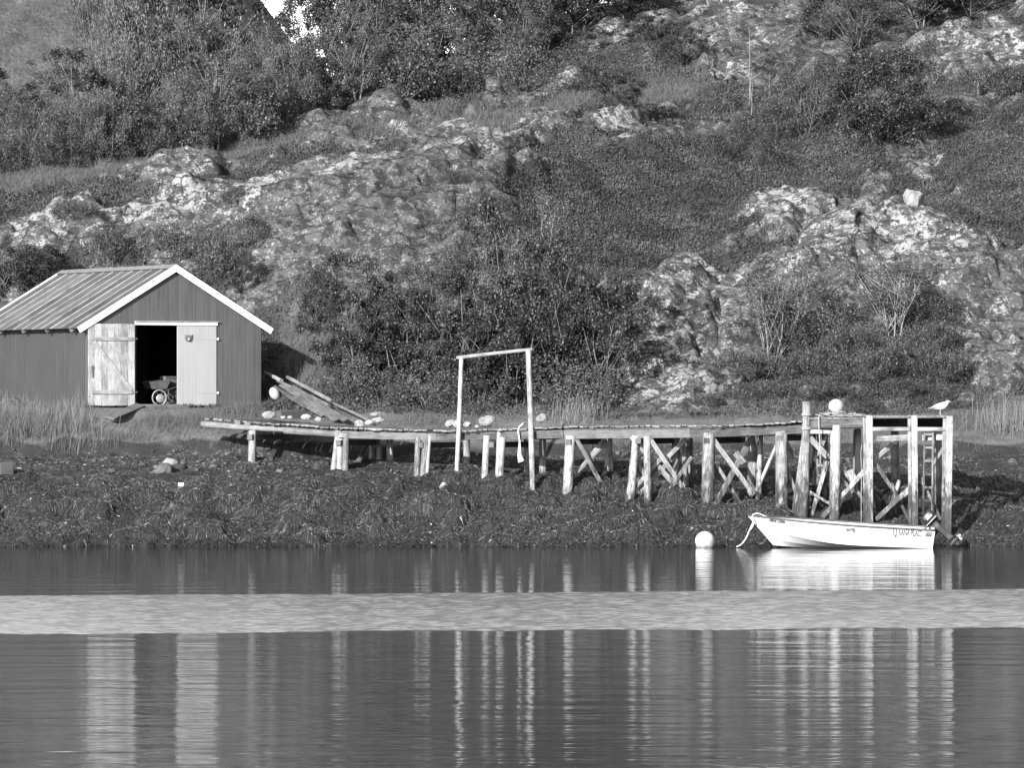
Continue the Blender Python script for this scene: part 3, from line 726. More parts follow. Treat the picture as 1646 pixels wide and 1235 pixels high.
# wheelbarrow just inside the door
wbx = fu(263)
wbp = sh2w(wbx, .42, .02)
wb = thing('wheelbarrow', 'dark wheelbarrow with a pale-rimmed wheel parked inside the boathouse doorway', 'wheelbarrow', wbp, SROT)
ringR = .215
def ring(c, Rr, r, n=28, ax='Y'):
    return tube_arrays([Vector(c) + Vector((Rr * math.cos(a), 0, Rr * math.sin(a))) for a in [2 * math.pi * k / n for k in range(n + 1)]], r, 8)
whl = put('wheel', small_mesh('wheel', *ring((0, -.13, ringR), ringR, .022), True), mat_plain('worn_tyre', .20, .32, 10), wb)
put('hub', small_mesh('hub', *ellip((0.03, -.13, ringR - .02), .125, .03, .125)), mat_plain('bright_hub', .18, .36, 10, .35, .6), whl)
for k in range(6):
    a = k * math.pi / 3
    put('spoke', small_mesh('spoke', *tube_arrays([(0, -.13, ringR), (ringR * math.cos(a), -.13, ringR + ringR * math.sin(a))], .008)), DARKIRON, whl)
tv = [(-.28, -.05, .66), (.40, -.05, .74), (.40, .50, .74), (-.28, .50, .66), (-.18, .02, .46), (.30, .02, .46), (.30, .42, .46), (-.18, .42, .46)]
put('tray', small_mesh('tray', tv, [(0, 1, 5, 4), (1, 2, 6, 5), (2, 3, 7, 6), (3, 0, 4, 7), (4, 5, 6, 7)]), mat_plain('tray_steel', .07, .14, 6, .6, .4), wb)
for y in (.05, .4):
    put('handle', small_mesh('handle', *tube_arrays([(-.15, y * .6 - .1, .22), (.3, y, .42), (.95, y, .62)], .018)), DARKIRON, wb)
    put('leg', small_mesh('leg', *tube_arrays([(.36, y, .44), (.40, y, .0)], .016)), DARKIRON, wb)
# crates stacked behind the closed leaf
for k, (w_, h_, z_, lab) in enumerate(((.50, .44, .02, 'lower pale wooden crate stacked behind the boathouse door'), (.44, .38, .47, 'upper pale wooden crate stacked behind the boathouse door'))):
    b = sh2w(fu(287) + .12 - .02 * k, .85, z_)
    cr = thing('crate', lab, 'crate', b, SROT + .05 * k, 'crates inside the boathouse')
    for q in range(4):
        bx('slat', -w_ / 2, w_ / 2, -.2, -.185, h_ * q / 4 + .005, h_ * (q + 1) / 4 - .01, WB, cr)
    put('box', box_mesh('box', w_, .36, h_ - .01), WB, cr, Matrix.Translation((0, .0, h_ / 2)))
# ramp plank up to the threshold
e0 = on(180, 13.4, .05)
rp = thing('ramp_board', 'grey board leaning as a ramp against the boathouse threshold', 'ramp board', e0)
board('plank', P(176, 672, 13.5), sh2w(fu(216) + .12, -.14, .03), .30, .05, WB, rp, e0, rng, up=(.1, -.4, 1))
# ================================================================ the jetty
rng = random.Random(11)
def jY(px):
    """front edge of the jetty: a straight line from the bank out to the water"""
    # Y = 11 - .5 (X + 6.85)
    lo, hi = -4.0, 16.0
    for _ in range(40):
        Y = (lo + hi) / 2; X = px2x(px, Y)
        if Y > 11 - .5 * (X + 6.85): hi = Y
        else: lo = Y
    return lo
JD = Vector((2, -1, 0)).normalized(); JN = Vector((1, 2, 0)).normalized(); JW = 2.15
def J(px, py, off=0.0):
    """point on the jetty's front plane for a photo place, then moved back across the deck"""
    Y = jY(px); p = P(px, py, Y); return p + JN * off
JB = on(405, jY(405))
jt = thing('jetty', 'long grey timber jetty on posts running from the boathouse out to the boat', 'jetty', JB)
# deck height along the jetty (photo rows of the top of the front edge)
DK = np.array([(318, 672), (345, 673), (420, 679), (540, 687), (680, 691), (745, 692), (860, 688), (900, 686), (1000, 684.5), (1150, 683.5), (1240, 681), (1292, 676)], float)
def dk(px): return float(np.interp(px, DK[:, 0], DK[:, 1]))
# planks across the deck
s0 = J(330, 672); s1 = J(1291, 676); tot = (s1 - s0).xy.length; step = .150; nP = int(tot / step)
pl_m = [box_mesh('plank', JW + .12 + rng.uniform(-.05, .08), .138, .042, .006, .005, rng) for _ in range(8)]
for i in range(nP):
    X = s0.x + (s1.x - s0.x) * (i + .5) / nP; Y = s0.y + (s1.y - s0.y) * (i + .5) / nP
    if rng.random() < .02: continue
    px = x2px(X, Y); z = py2z(dk(px), Y) - .021 + rng.uniform(-.012, .012)
    c = Vector((X, Y, z)) + JN * (JW / 2 - .03 + rng.uniform(-.03, .03))
    yaw = math.atan2(JN.y, JN.x) + rng.uniform(-.02, .02)
    put('plank', pl_m[i % 8], WD, jt, Matrix.Translation(c - JB) @ Matrix.Rotation(yaw, 4, 'Z') @ Matrix.Rotation(rng.uniform(-.03, .03), 4, 'X'))
# stringers under the planks: front and rear, round logs on land, squared beams further out
def stringer(a, b, drop, w, t, off, kind='beam'):
    pa, pb = J(a, dk(a) + drop, off), J(b, dk(b) + drop, off)
    if kind == 'log': log('stringer', pa, pb, t / 2, t / 2 * .85, WL, jt, JB, rng, n=10, seg=8)
    else: board('stringer', pa, pb, w, t, WB, jt, JB, rng)
for off in (.10, JW - .12):
    stringer(322, 480, 9.5, .2, .19, off, 'log'); stringer(455, 560, 11, .2, .21, off, 'log')
    stringer(548, 700, 11.5, .16, .20, off + .02); stringer(690, 822, 11.5, .15, .20, off + .03); stringer(812, 905, 12, .16, .21, off - .02)
    stringer(898, 1108, 13, .16, .23, off + .02); stringer(1098, 1292, 14, .15, .24, off + .04)
# posts: photo column top, row top, column bottom, row bottom, radius, front or rear row
FP = [(404, 692, 404, 724, .10), (543, 688, 534, 753, .085), (546, 700, 545, 753, .08), (555, 700, 554, 752, .09),
      (671, 702, 669, 767, .085), (684, 700, 679, 766, .10), (689, 700, 685, 766, .05), (781, 701, 777, 777, .09), (801, 690, 799, 744, .065), (806, 703, 803, 777, .085),
      (916, 701, 911, 791, .135), (1021, 703, 1006, 814, .075), (1021, 701, 1012, 812, .10), (1039, 701, 1041, 820, .10), (1138, 697, 1137, 828, .165), (1255, 695, 1257, 835, .165)]
RP = [(443, 694, 447, 722, .10), (596, 702, 598, 746, .08), (609, 702, 610, 746, .08), (626, 700, 628, 748, .095), (749, 702, 751, 768, .11), (738, 702, 738, 768, .06), (848, 700, 851, 778, .11), (872, 700, 873, 780, .10),
      (978, 698, 980, 790, .115), (1086, 698, 1090, 820, .115), (1107, 698, 1110, 822, .115), (1212, 694, 1207, 828, .15)]
for a, b, c, d, r in FP:
    top = J(a, b, .06); X = J(c, d, .02); g = gz(X.x, X.y)
    log('post', Vector((X.x, X.y, min(g, X.z) - .25)), top, r * 1.05, r * .97, WP, jt, JB, rng)
for a, b, c, d, r in RP:
    Y = jY(a - 62) + JW * JN.y * .93
    top = P(a, b, Y); X = P(c, d, Y); g = gz(X.x, X.y)
    log('post', Vector((X.x, X.y, min(g, X.z) - .25)), top, r * 1.05, r * .95, WP, jt, JB, rng)
# cross caps on top of the post pairs
for px in (404, 546, 678, 792, 916, 1028, 1138, 1255):
    a = J(px, dk(px) + 25, -.10); b = a + JN * (JW + .2)
    board('cap_beam', a, b, .16, .15, WB, jt, JB, rng)
# braces: (photo place, front/rear share across the deck) to another
def brace(a, b, w=.13, t=.05, m=None):
    pa = J(a[0] - a[2] * 28, a[1], 0) ; pa = P(a[0], a[1], pa.y + a[2] * .45 * JW * JN.y)
    pb = J(b[0] - b[2] * 28, b[1], 0) ; pb = P(b[0], b[1], pb.y + b[2] * .45 * JW * JN.y)
    board('brace', pa, pb, t, w, m or WBR, jt, JB, rng)
brace((925, 703, .05), (974, 791, .9), .11); brace((972, 704, .95), (922, 768, .3), .09)
brace((1015, 702, .0), (1094, 790, .95), .15); brace((1043, 703, .05), (1108, 800, 1.0), .13); brace((1086, 730, .9), (1028, 795, .15), .12); brace((1062, 738, .5), (1016, 790, .1), .10)
brace((1045, 775, .5), (1072, 815, .8), .10); brace((1108, 700, 1.0), (1074, 735, .6), .12); brace((1090, 740, .9), (1080, 765, .6), .11)
brace((1143, 702, .05), (1212, 796, .95), .13); brace((1210, 700, 1.0), (1150, 812, .1), .15); brace((1258, 700, .0), (1276, 735, .5), .14)
brace((1250, 697, -.03), (1262, 697, .03), .12)
# --- pier head: higher platform with its own frame
PB = 668.0
HP = [(1296, 646, 1291, 835, .12), (1292, 690, 1271, 832, .10), (1345, 684, 1341, 842, .125), (1336, 692, 1333, 842, .095), (1397, 668, 1398, 848, .125), (1388, 690, 1391, 846, .09), (1469, 668, 1471, 848, .115), (1461, 690, 1465, 846, .08), (1526, 669, 1523, 852, .125), (1515, 690, 1517, 850, .085)]
for k, (a, b, c, d, r) in enumerate(HP):
    sh_ = .0 if k % 2 == 0 else .16
    top = J(a, b, .02 + sh_); X = J(c, d, .0 + sh_); g = gz(X.x, X.y)
    p0 = Vector((X.x, X.y, min(g, X.z) - .3))
    if k in (1,): board('leaning_post', p0, top, .19, .13, WBR, jt, JB, rng)
    elif k in (4, 6, 8): (board('post', p0, top, r * 1.35, r * 1.3, WBR, jt, JB, rng, up=(0, -1, 0)), board('post_strip', p0 - JD * .15 + JN * .03, top - JD * .15 + JN * .03, .085, .09, WBR, jt, JB, rng, up=(0, -1, 0)))
    else: log('post', p0, top, r * 1.05, r * .9, WP, jt, JB, rng)
HW_ = 2.3; PN = Vector((.04, 1, 0)).normalized()                                       # platform depth across
RH = [(1312, 1312), (1378, 1376), (1438, 1440), (1508, 1509)]
for a, c in RH:
    Y = jY(a - 5) + HW_ * .9
    X = P(c, 840, Y); g = gz(X.x, X.y); log('post', Vector((X.x, X.y, g - .25)), P(a, 690, Y), .12, .10, WP, jt, JB, rng)
# platform planks
q0 = J(1300, PB); q1 = J(1531, PB); tot = (q1 - q0).xy.length; nP = int(tot * .9 / .15)
pm = [box_mesh('plank', HW_ + rng.uniform(0, .06), .138, .04, .006, .004, rng) for _ in range(6)]
for i in range(nP):
    p = q0 + (q1 - q0) * ((i + .5) / nP); pyk = 671.5 if p.x < J(1390, PB).x else 668.5
    p.z = py2z(pyk, p.y) - .02 + rng.uniform(-.006, .006); c = p + PN * (HW_ / 2 - .02)
    put('plank', pm[i % 6], WD, jt, Matrix.Translation(c - JB) @ Matrix.Rotation(math.atan2(PN.y, PN.x) + rng.uniform(-.01, .01), 4, 'Z'))
board('edge_beam', J(1302, 681, .06), J(1390, 679, .06), .10, .26, WB, jt, JB, rng)
board('edge_board', J(1404, 670.5, -.02), J(1463, 670.5, -.02), .04, .055, WB, jt, JB, rng)
board('edge_board', J(1475, 670.5, -.02), J(1521, 670.5, -.02), .04, .055, WB, jt, JB, rng)
board('edge_beam', J(1302, 682, 0) + PN * (HW_ - .3), J(1529, 680, 0) + PN * (HW_ - .3), .12, .24, WB, jt, JB, rng)
board('cross_rail', J(1401, 690, .0), J(1463, 690, .0), .05, .10, WBR, jt, JB, rng); board('cross_rail', J(1475, 690, .0), J(1522, 690.5, .0), .05, .10, WBR, jt, JB, rng)
board('cross_rail', J(1404, 706, .22), J(1462, 704, .22), .12, .16, WBR, jt, JB, rng); board('cross_rail', J(1476, 702, .3), J(1516, 701, .3), .10, .22, WBR, jt, JB, rng)
for a in (1302, 1345, 1397, 1469, 1524):
    p = J(a, 683, .1); board('cap_beam', p, p + PN * (HW_ - .5), .13, .20, WB, jt, JB, rng)
board('cross_rail', J(1301, 694, .05), J(1338, 694, .3), .08, .12, WBR, jt, JB, rng)
def hb(a, b, w=.13):
    pa = J(a[0], a[1], a[2] * .6); pb = J(b[0], b[1], b[2] * .6); pa = P(a[0], a[1], pa.y); pb = P(b[0], b[1], pb.y); board('brace', pa, pb, .05, w, WBR, jt, JB, rng)
hb((1302, 704, .1), (1330, 735, .8), .15); hb((1322, 832, .1), (1390, 757, .3), .13); hb((1402, 738, .3), (1444, 800, 1.6), .10); hb((1445, 706, 2.0), (1402, 742, .4), .12)
hb((1352, 768, .5), (1376, 800, 1.3), .09); hb((1516, 722, .4), (1500, 748, 1.2), .12); hb((1462, 790, .1), (1402, 838, .8), .10); hb((1300, 790, .2), (1336, 812, .6), .07)

for (a, c, t) in ((1326, 1327, 698), (1380, 1378, 700), (1222, 1219, 694), (1100, 1103, 712)):
    Y = jY(a - 20) + 1.5; X = P(c, 836, Y); g = gz(X.x, X.y); log('post', Vector((X.x, X.y, g - .25)), P(a, t, Y), .085, .075, WP, jt, JB, rng)
hb((1330, 742, .9), (1304, 830, .5), .11); hb((1347, 742, .5), (1392, 812, 1.1), .09); hb((1408, 836, .3), (1466, 782, .2), .13); hb((1424, 838, .9), (1446, 772, 1.1), .10); hb((1432, 778, 1.0), (1462, 838, .5), .08)
hb((1366, 756, .6), (1376, 778, .7), .18); hb((1478, 764, .5), (1512, 836, .7), .09); hb((1302, 752, .9), (1330, 700, 1.3), .08); hb((1262, 745, .6), (1290, 822, .8), .09); hb((1216, 790, .9), (1250, 712, .3), .10)
brace((1022, 735, .2), (1056, 812, .8), .10); brace((1112, 735, 1.0), (1060, 812, .3), .10); brace((1182, 728, .6), (1196, 745, .7), .17); brace((1150, 745, .3), (1200, 826, .9), .09)
brace((920, 768, .2), (976, 710, 1.0), .07)
# ---------------------------------------------------------------- ladders
def ladder(name, label, a, b, wpx, off, nr, m=WWEED):
    base = J(b[0], b[1], off); base.z = gz(base.x, base.y) - .05
    t = thing(name, label, 'ladder', base, 0, 'ladders at the jetty head')
    A = J(a[0], a[1], off * .6 if off > .5 else off); A2 = A + JD * (wpx / 62.0); B2 = base + JD * (wpx / 62.0)
    B2.z = base.z
    board('rail', base, A, .05, .09, m, t, base, rng); board('rail', B2, A2, .05, .09, m, t, base, rng)
    for k in range(nr):
        f = (k + .6) / nr; p = base.lerp(A, f); q = B2.lerp(A2, f); board('rung', p, q, .04, .06, m, t, base, rng, up=(0, 0, 1))
ladder('ladder', 'upright weedy ladder between the two outermost jetty posts', (1483, 690), (1481, 848), 15, .12, 8)
ladder('ladder', 'broken leaning ladder behind the tall mooring post', (1297, 742), (1268, 836), 20, .75, 5)

# ---------------------------------------------------------------- pole frame
fb = J(740, 770, -.25)
pf = thing('goalpost', 'tall goalpost of pale peeled poles beside the jetty', 'goalpost', (fb.x, fb.y, gz(fb.x, fb.y)))
FB = Vector(pf.location)
for (a, b, c, d, r) in ((745, 574, 739, 771, .062), (852, 562, 863, 787, .078)):
    top = J(a, b, -.12); X = J(c, d, -.22); log('pole', Vector((X.x, X.y, min(X.z, gz(X.x, X.y)) - .3)), top, r * 1.02, r * .92, WP, pf, FB, rng, seg=9, wob=.006)
log('crossbar', J(738, 576, -.12), J(860, 562, -.12), .055, .048, WL, pf, FB, rng, wob=.02)

# ---------------------------------------------------------------- stones and small things on the deck
STONE = mat_plain('pale_granite', .20, .44, 9, .85, .2, .5)
STONE2 = mat_plain('grey_stone', .16, .34, 7, .85, .2, .5)
def dstone(px, py, w, h, off, label, m=STONE, name='stone', dep=None, grp='stones lying on the jetty'):
    p = J(px, 690, off); p = P(px, py, p.y)
    s = 60.0; rx = w / s / 2; rz = h / s / 2
    o = put(name, rock_mesh(name, rx * 1.12, (dep or rx * .9), rz * 1.15, rng, 12, 8), m)
    zdk = py2z(dk(x2px(J(px, 690, 0).x, jY(px))), jY(px))
    o.location = (p.x, p.y, p.z - rz * .75); tag(o, label, 'stone', grp); return o
dstone(432, 667, 22, 13, .9, 'rounded grey stone at the landward end of the jetty', STONE2)
dstone(455, 671, 8, 5, .8, 'small pale stone right of the grey stone on the landward jetty')
dstone(466, 671, 9, 5, .9, 'tiny pale pebble beside the dark sheet on the jetty')
dstone(492, 671, 17, 10, .9, 'middle-sized pale stone in front of the dark sheet')
dstone(511, 674, 11, 7, .6, 'small pale stone at the corner of the dark sheet')
dstone(577, 681, 16, 11, .5, 'grey stone left of the pile of flat slabs on the jetty')
dstone(594, 679, 16, 10, .55, 'lowest rounded stone of the pile on the jetty')
dstone(608, 675, 21, 11, .8, 'pale flat slab in the middle of the stone pile on the jetty')
dstone(606, 666, 26, 9, .9, 'top slab of the stone pile on the jetty', STONE2)
dstone(723, 680, 15, 13, .8, 'pale stone left of the left frame pole')
dstone(737, 680, 18, 15, .9, 'pale stone just behind the left frame pole')
dstone(751, 682, 14, 9, 1.0, 'low pale stone right of the left frame pole')
dstone(784, 677, 27, 17, 1.1, 'big rounded stone between the two frame poles', STONE2)
dstone(767, 686, 7, 5, .3, 'tiny white stone between the frame poles')
dstone(872, 673, 20, 15, 1.3, 'rough grey stone right of the right frame pole', STONE2)

ROPE = mat_plain('pale_rope', .6, .9, 40, .9, .1, .3)
ROPED = mat_plain('grey_rope', .28, .45, 40, .9, .1, .3)
# rope hanging over the edge
pts = [J(832, 681, .5), J(838, 681.5, .1), J(842, 682, -.06), J(836, 690, -.10), J(838, 710, -.10), J(838, 730, -.10), J(841, 743, -.10)]
rb = pts[-1]
r_ = put('rope', small_mesh('rope', *tube_arrays([p - rb for p in spline(pts, 6)], [.022] * 24 + [.022 + .006 * k for k in range(13)], 7), True), ROPE); r_.location = rb
tag(r_, 'pale frayed rope end hanging over the jetty edge beside the right frame pole', 'rope')
pts = [J(1318, 668, .4), J(1318, 669, -.04), J(1319, 690, -.10), J(1320, 715, -.08), J(1319, 738, -.02), J(1316, 752, .1)]
rb = pts[-1]; r_ = put('rope', small_mesh('rope', *tube_arrays([p - rb for p in spline(pts, 6)], .016, 6), True), ROPED); r_.location = rb
tag(r_, 'thin rope hanging from the net heap down the front of the pier head', 'rope')
pts = [J(1386, 715, -.03), J(1385, 730, -.05), J(1386, 760, -.05), J(1385, 800, -.03), J(1384, 840, .02)]
rb = pts[-1]; r_ = put('rope', small_mesh('rope', *tube_arrays([p - rb for p in spline(pts, 6)], .010, 6), True), ROPED); r_.location = rb
tag(r_, 'very thin mooring line hanging down beside the platform corner post', 'rope')
# lashings round posts belong to the jetty
for (px, py, rr) in ((1296, 668, .135), (1296, 690, .135), (550, 703, .12), (605, 692, .15)):
    c = J(px, py, .03) - JB
    v = []
    for q in range(3): v.append(tube_arrays([c + Vector((rr * math.cos(a), rr * math.sin(a), .022 * q)) for a in [k * math.pi / 8 for k in range(17)]], .012, 5))
    put('lashing', small_mesh('lashing', *join(v), True), ROPED, jt)

# net heap and buoy on the pier head
pc = P(1350, 668, jY(1345) + .95); pc.z = py2z(671.5, jY(1345)) + .0
nv = []
for k in range(70):
    c = Vector((rng.gauss(0, .33), rng.gauss(0, .16), 0)); r0 = rng.uniform(.06, .20); ph = rng.uniform(0, 6); h = .015 + .11 * max(0, 1 - abs(c.x) / .8) * rng.random(); tl = rng.uniform(-.6, .6)
    c = Vector((max(-.62, min(.62, c.x)), max(-.4, min(.4, c.y)), 0))
    pts = [c + Vector((r0 * 1.4 * math.cos(a), r0 * math.sin(a), h + r0 * .25 * (1 + math.sin(a * 2 + ph)) * abs(tl) + .01)) for a in [ph + q * .5 for q in range(rng.randint(8, 14))]]
    nv.append(tube_arrays(pts, .010, 5))
nt_ = put('fishing_net', small_mesh('fishing_net', *join(nv), True), ROPED); nt_.location = pc
tag(nt_, 'tangled heap of net and rope under the buoy on the pier head', 'fishing net')
def buoy(name, label, c, r, m, eye=True):
    t = thing(name, label, 'buoy', c)
    v, f = ellip((0, 0, 0), r, r, r, 24, 16); put('float', small_mesh('float', v, f, True), m, t)
    return t
BW = mat_plain('scuffed_buoy', .50, 1.1, 3.0, .6, .3, .1, k=.34)
c = P(1344, 654, jY(1344) + .95); bu = buoy('buoy', 'round pale mooring buoy resting on the net heap on the pier head', c, .205, mat_plain('pale_buoy', .26, .50, 4, .6, .35, .05))
v, f = ellip((-.17, -.05, -.14), .06, .05, .06, 10, 8); put('rope_eye', small_mesh('rope_eye', *join([ring((-.19, -.1, -.13), .045, .018, 14), ring((.12, -.15, -.15), .04, .016, 14)]), True), DARKIRON, bu)
c = P(1133, 870, -.6); bu = buoy('buoy', 'round white mooring buoy floating left of the boat', c, .245, BW)
put('weed_skirt', small_mesh('weed_skirt', *ellip((0, 0, -.13), .238, .238, .12, 18, 8), True), mat_plain('buoy_slime', .10, .40, 9, .8, .2, .3), bu)

# ---------------------------------------------------------------- the gull
gb = J(1513, 668, 0) + PN * .9; gb.z = py2z(668.5, jY(1515)) + .002
gu = thing('gull', 'white gull standing on the outer end of the pier head', 'gull', gb, R(6)); gu.scale = (1.05, 1.05, 1.05)
# spine: tail, rump, body, breast, neck, head, bill root
st = [(-.27, .170, .012, .008), (-.20, .190, .036, .024), (-.10, .212, .070, .066), (.0, .222, .086, .092), (.08, .242, .084, .096), (.135, .275, .064, .074), (.165, .305, .050, .056), (.190, .332, .046, .050), (.215, .345, .040, .038), (.235, .344, .026, .024), (.247, .340, .012, .012)]
vs = []; fs = []; n = 14
for i, (x, z, ry, rz) in enumerate(st):
    a_ = st[max(i - 1, 0)]; b_ = st[min(i + 1, len(st) - 1)]; t = math.atan2(b_[1] - a_[1], b_[0] - a_[0])
    for k in range(n):
        a = 2 * math.pi * k / n; h = rz * math.sin(a); vs.append((x - h * math.sin(t), ry * math.cos(a), z + h * math.cos(t)))
for i in range(len(st) - 1):
    for k in range(n):
        a = i * n + k; b = i * n + (k + 1) % n; fs.append((a, b, b + n, a + n))
fs += [tuple(range(n))[::-1], tuple((len(st) - 1) * n + k for k in range(n))]
put('body', small_mesh('body', vs, fs, True), mat_plain('white_feathers', .72, .82, 10, .8, .1, .1, k=.34), gu)
GREYF = mat_plain('grey_feathers', .30, .40, 14, .8, .1, .2)
for s in (-1, 1):
    wv_ = [(.11, .262, .060), (.05, .285, .045), (-.06, .268, .045), (-.18, .222, .040), (-.33, .168, .016), (-.20, .190, .058), (-.08, .196, .078), (.05, .212, .082)]
    a = [(x, s * (y + .006), z) for x, z, y in wv_]; b = [(x * .97, s * (y - .012), z) for x, z, y in wv_]
    f = [tuple(range(8)), tuple(range(15, 7, -1))] + [(i, 8 + i, 8 + (i + 1) % 8, (i + 1) % 8) for i in range(8)]
    wg = put('wing', small_mesh('wing', a + b, f if s > 0 else [q[::-1] for q in f], True), GREYF, gu)
    put('wing_tip', small_mesh('wing_tip', [(-.25, s * .035, .197), (-.36, s * .015, .160), (-.37, s * .010, .150), (-.25, s * .045, .180), (-.25, s * .028, .19), (-.36, s * .008, .157), (-.37, s * .004, .147), (-.25, s * .03, .176)], [(0, 1, 2, 3), (4, 7, 6, 5), (0, 4, 5, 1), (1, 5, 6, 2), (2, 6, 7, 3), (3, 7, 4, 0)]), DARKIRON, wg)
    put('leg', small_mesh('leg', *join([tube_arrays([(.01, s * .03, .165), (.0, s * .03, .085), (.012, s * .03, .004)], .006, 6)] + [tube_arrays([(.012, s * .03, .006), (.06, s * .03 + d, .004)], .004, 5) for d in (-.02, 0, .02)])), mat_plain('gull_leg', .3, .4), gu)
    put('eye', small_mesh('eye', *ellip((.212, s * .036, .352), .006, .004, .006, 8, 6)), DARKIRON, gu)
put('bill', small_mesh('bill', *tube_arrays([(.24, 0, .342), (.275, 0, .336), (.292, 0, .326)], [.011, .008, .002], 7)), mat_plain('gull_bill', .3, .45), gu)

# ---------------------------------------------------------------- the rowing boat with its outboard motor
GEL = mat_plain('white_gelcoat', .66, .80, 2, .32, .5, 0, k=.34)
bs = P(1500, 880, -.9); bb = Vector((bs.x, -.9, 0))
HEAD = math.pi - R(4)                                    # bow points left, a touch away from the shore line
boat = thing('motor_boat', 'small white open motorboat lying at the water edge below the pier head', 'boat', bb, HEAD)
boat.rotation_euler = (R(-2), R(-2.2), HEAD)
BLEN = 4.74
def sect(t):
    """half section at t from stern (0) to bow (1): list of (y, z) from gunwale to keel, and station x"""
    b = .80 * (1 - .10 * (1 - t) ** 2) * (1 - max(0, (t - .42) / .58) ** 2.3)
    zg = .48 + .03 * t + .13 * t ** 2
    zk = -.14 + .05 * t ** 3
    zc = .02 + .40 * max(0, (t - .35) / .65) ** 2
    zc = min(zc, zg - .1)
    pts = []
    lev = [(1.0, zg), (.985, zg - .02), (.975, zg + (zc - zg) * .30), (.950, zg + (zc - zg) * .31), (.925, zg + (zc - zg) * .62), (.895, zg + (zc - zg) * .63), (.83, zc), (.77, zc - .012), (.40, zc + (zk - zc) * .62), (.0, zk)]
    return b, zg, [(b * q, z) for q, z in lev]
NS = 34; vs = []; fs = []; hull_pts = []
for i in range(NS + 1):
    t = i / NS; b, zg, pr = sect(t); row = []
    for (y, z) in pr:
        rake = -.66 * t ** 4 * (zg - z) / .70      # raked stem
        tr = .10 * (1 - t) ** 8 * (z - .2)
        row.append(Vector((t * BLEN + rake - tr, y, z)))
    hull_pts.append(row)
np_ = len(hull_pts[0])
for s in (1, -1):
    o = len(vs)
    for row in hull_pts: vs += [(p.x, s * p.y, p.z) for p in row]
    for i in range(NS):
        for k in range(np_ - 1):
            a = o + i * np_ + k; f = (a, a + np_, a + np_ + 1, a + 1); fs.append(f if s < 0 else f[::-1])
# transom
tr_ = hull_pts[0]; o = len(vs); vs += [(p.x, p.y, p.z) for p in tr_] + [(p.x, -p.y, p.z) for p in tr_]
for k in range(np_ - 1): fs.append((o + k, o + k + 1, o + np_ + k + 1, o + np_ + k))
hull = put('hull', small_mesh('hull', vs, fs), GEL, boat)
for p in hull.data.polygons: p.use_smooth = False
# inside skin
vs = []; fs = []
for s in (1, -1):
    o = len(vs)
    for i, row in enumerate(hull_pts):
        k_ = max(0, 1 - (i / NS) ** 8)
        for q in (0, 2, 4, 6): p = row[q]; vs.append((p.x - .03 * (i / NS) ** 6 + (.03 if i == 0 else 0), s * max(0, p.y - .045), max(p.z, .06, row[6].z - .03) + (0 if q else -.005)))
        vs.append((row[6].x - .03 * (i / NS) ** 6 + (.03 if i == 0 else 0), 0, max(.06, row[6].z - .03)))
    for i in range(NS):
        for q in range(4):
            a = o + i * 5 + q; f = (a, a + 5, a + 6, a + 1); fs.append(f if s > 0 else f[::-1])
put('inner_skin', small_mesh('inner_skin', vs, fs), mat_plain('inner_gelcoat', .45, .6, 3, .5, .4, 0), boat)
# gunwale strip
for s in (1, -1):
    pts = [Vector((r[0].x, s * r[0].y * 1.005, r[0].z + .012)) for r in hull_pts]
    put('gunwale', small_mesh('gunwale', *tube_arrays(pts, .026, 8), True), mat_plain('dark_rubbing_strip', .04, .09, 8, .6, .3, 0), boat)
for x in (1.1, 2.2, 3.3):
    t = x / BLEN; b, zg, _ = sect(t); put('thwart', box_mesh('thwart', .26, 2 * b * .90, .035), mat_plain('seat_board', .3, .45), boat, Matrix.Translation((x, 0, zg - .17)))
tp = hull_pts[0][0]
put('transom_cap', box_mesh('transom_cap', .09, 1.40, .035), GEL, boat, Matrix.Translation((.03, 0, .525)))
# bottom paint shows as a dark strip on the waterline
# lettering on the side towards the camera
def hull_at(x, zf):
    """point and frame on the outer (camera) side"""
    t = max(0, min(1, x / BLEN)); i = min(NS - 1, int(t * NS)); f = t * NS - i
    r0, r1 = hull_pts[i], hull_pts[i + 1]
    a = r0[1].lerp(r1[1], f); b = r0[2].lerp(r1[2], f); p = a.lerp(b, zf)
    side = 1
    d = (r1[1] - r0[1]).normalized(); dn = (b - a).normalized()
    return p, d, dn
def lettering(txt, x, zf, size, parent, mat, shear=0.0, name='lettering', sx=1.0):
    cu = bpy.data.curves.new(name, 'FONT'); cu.body = txt; cu.size = size; cu.shear = shear; cu.align_x = 'LEFT'; cu.resolution_u = 2; cu.extrude = .001; cu.offset = .005
    ob = bpy.data.objects.new(name, cu); me_ = bpy.data.meshes.new_from_object(ob); bpy.data.objects.remove(ob)
    p, d, dn = hull_at(x, zf)
    # the camera looks at the +y side of the boat (bow left): text runs from bow to stern
    X = -d; Y = -dn; Y = (Y - X * Y.dot(X)).normalized(); Z = X.cross(Y)
    p = p + Z * .012
    mt = Matrix(((X.x * sx, Y.x, Z.x, p.x), (X.y * sx, Y.y, Z.y, p.y), (X.z * sx, Y.z, Z.z, p.z), (0, 0, 0, 1)))
    return put(name, me_, mat, parent, mt)
INK = mat_plain('grey_lettering', .05, .09, 5, .6, .3, 0); INKD = mat_plain('dark_lettering', .04, .07, 5, .6, .3, 0)
lettering('RANA PLAST', .90, 1.08, .20, hull, INK, 0, sx=.52)
lettering('1', 1.06, 1.12, .20, hull, INKD, 0, sx=.7); lettering('J', .98, 1.12, .20, hull, INKD, .1, sx=.8)
p, d, dn = hull_at(.155, .62)
q = lettering('400', .215, .98, .11, hull, INK, 0, sx=.8)
X_ = -d; Y_ = -dn; Z_ = X_.cross(Y_)
bxs = []
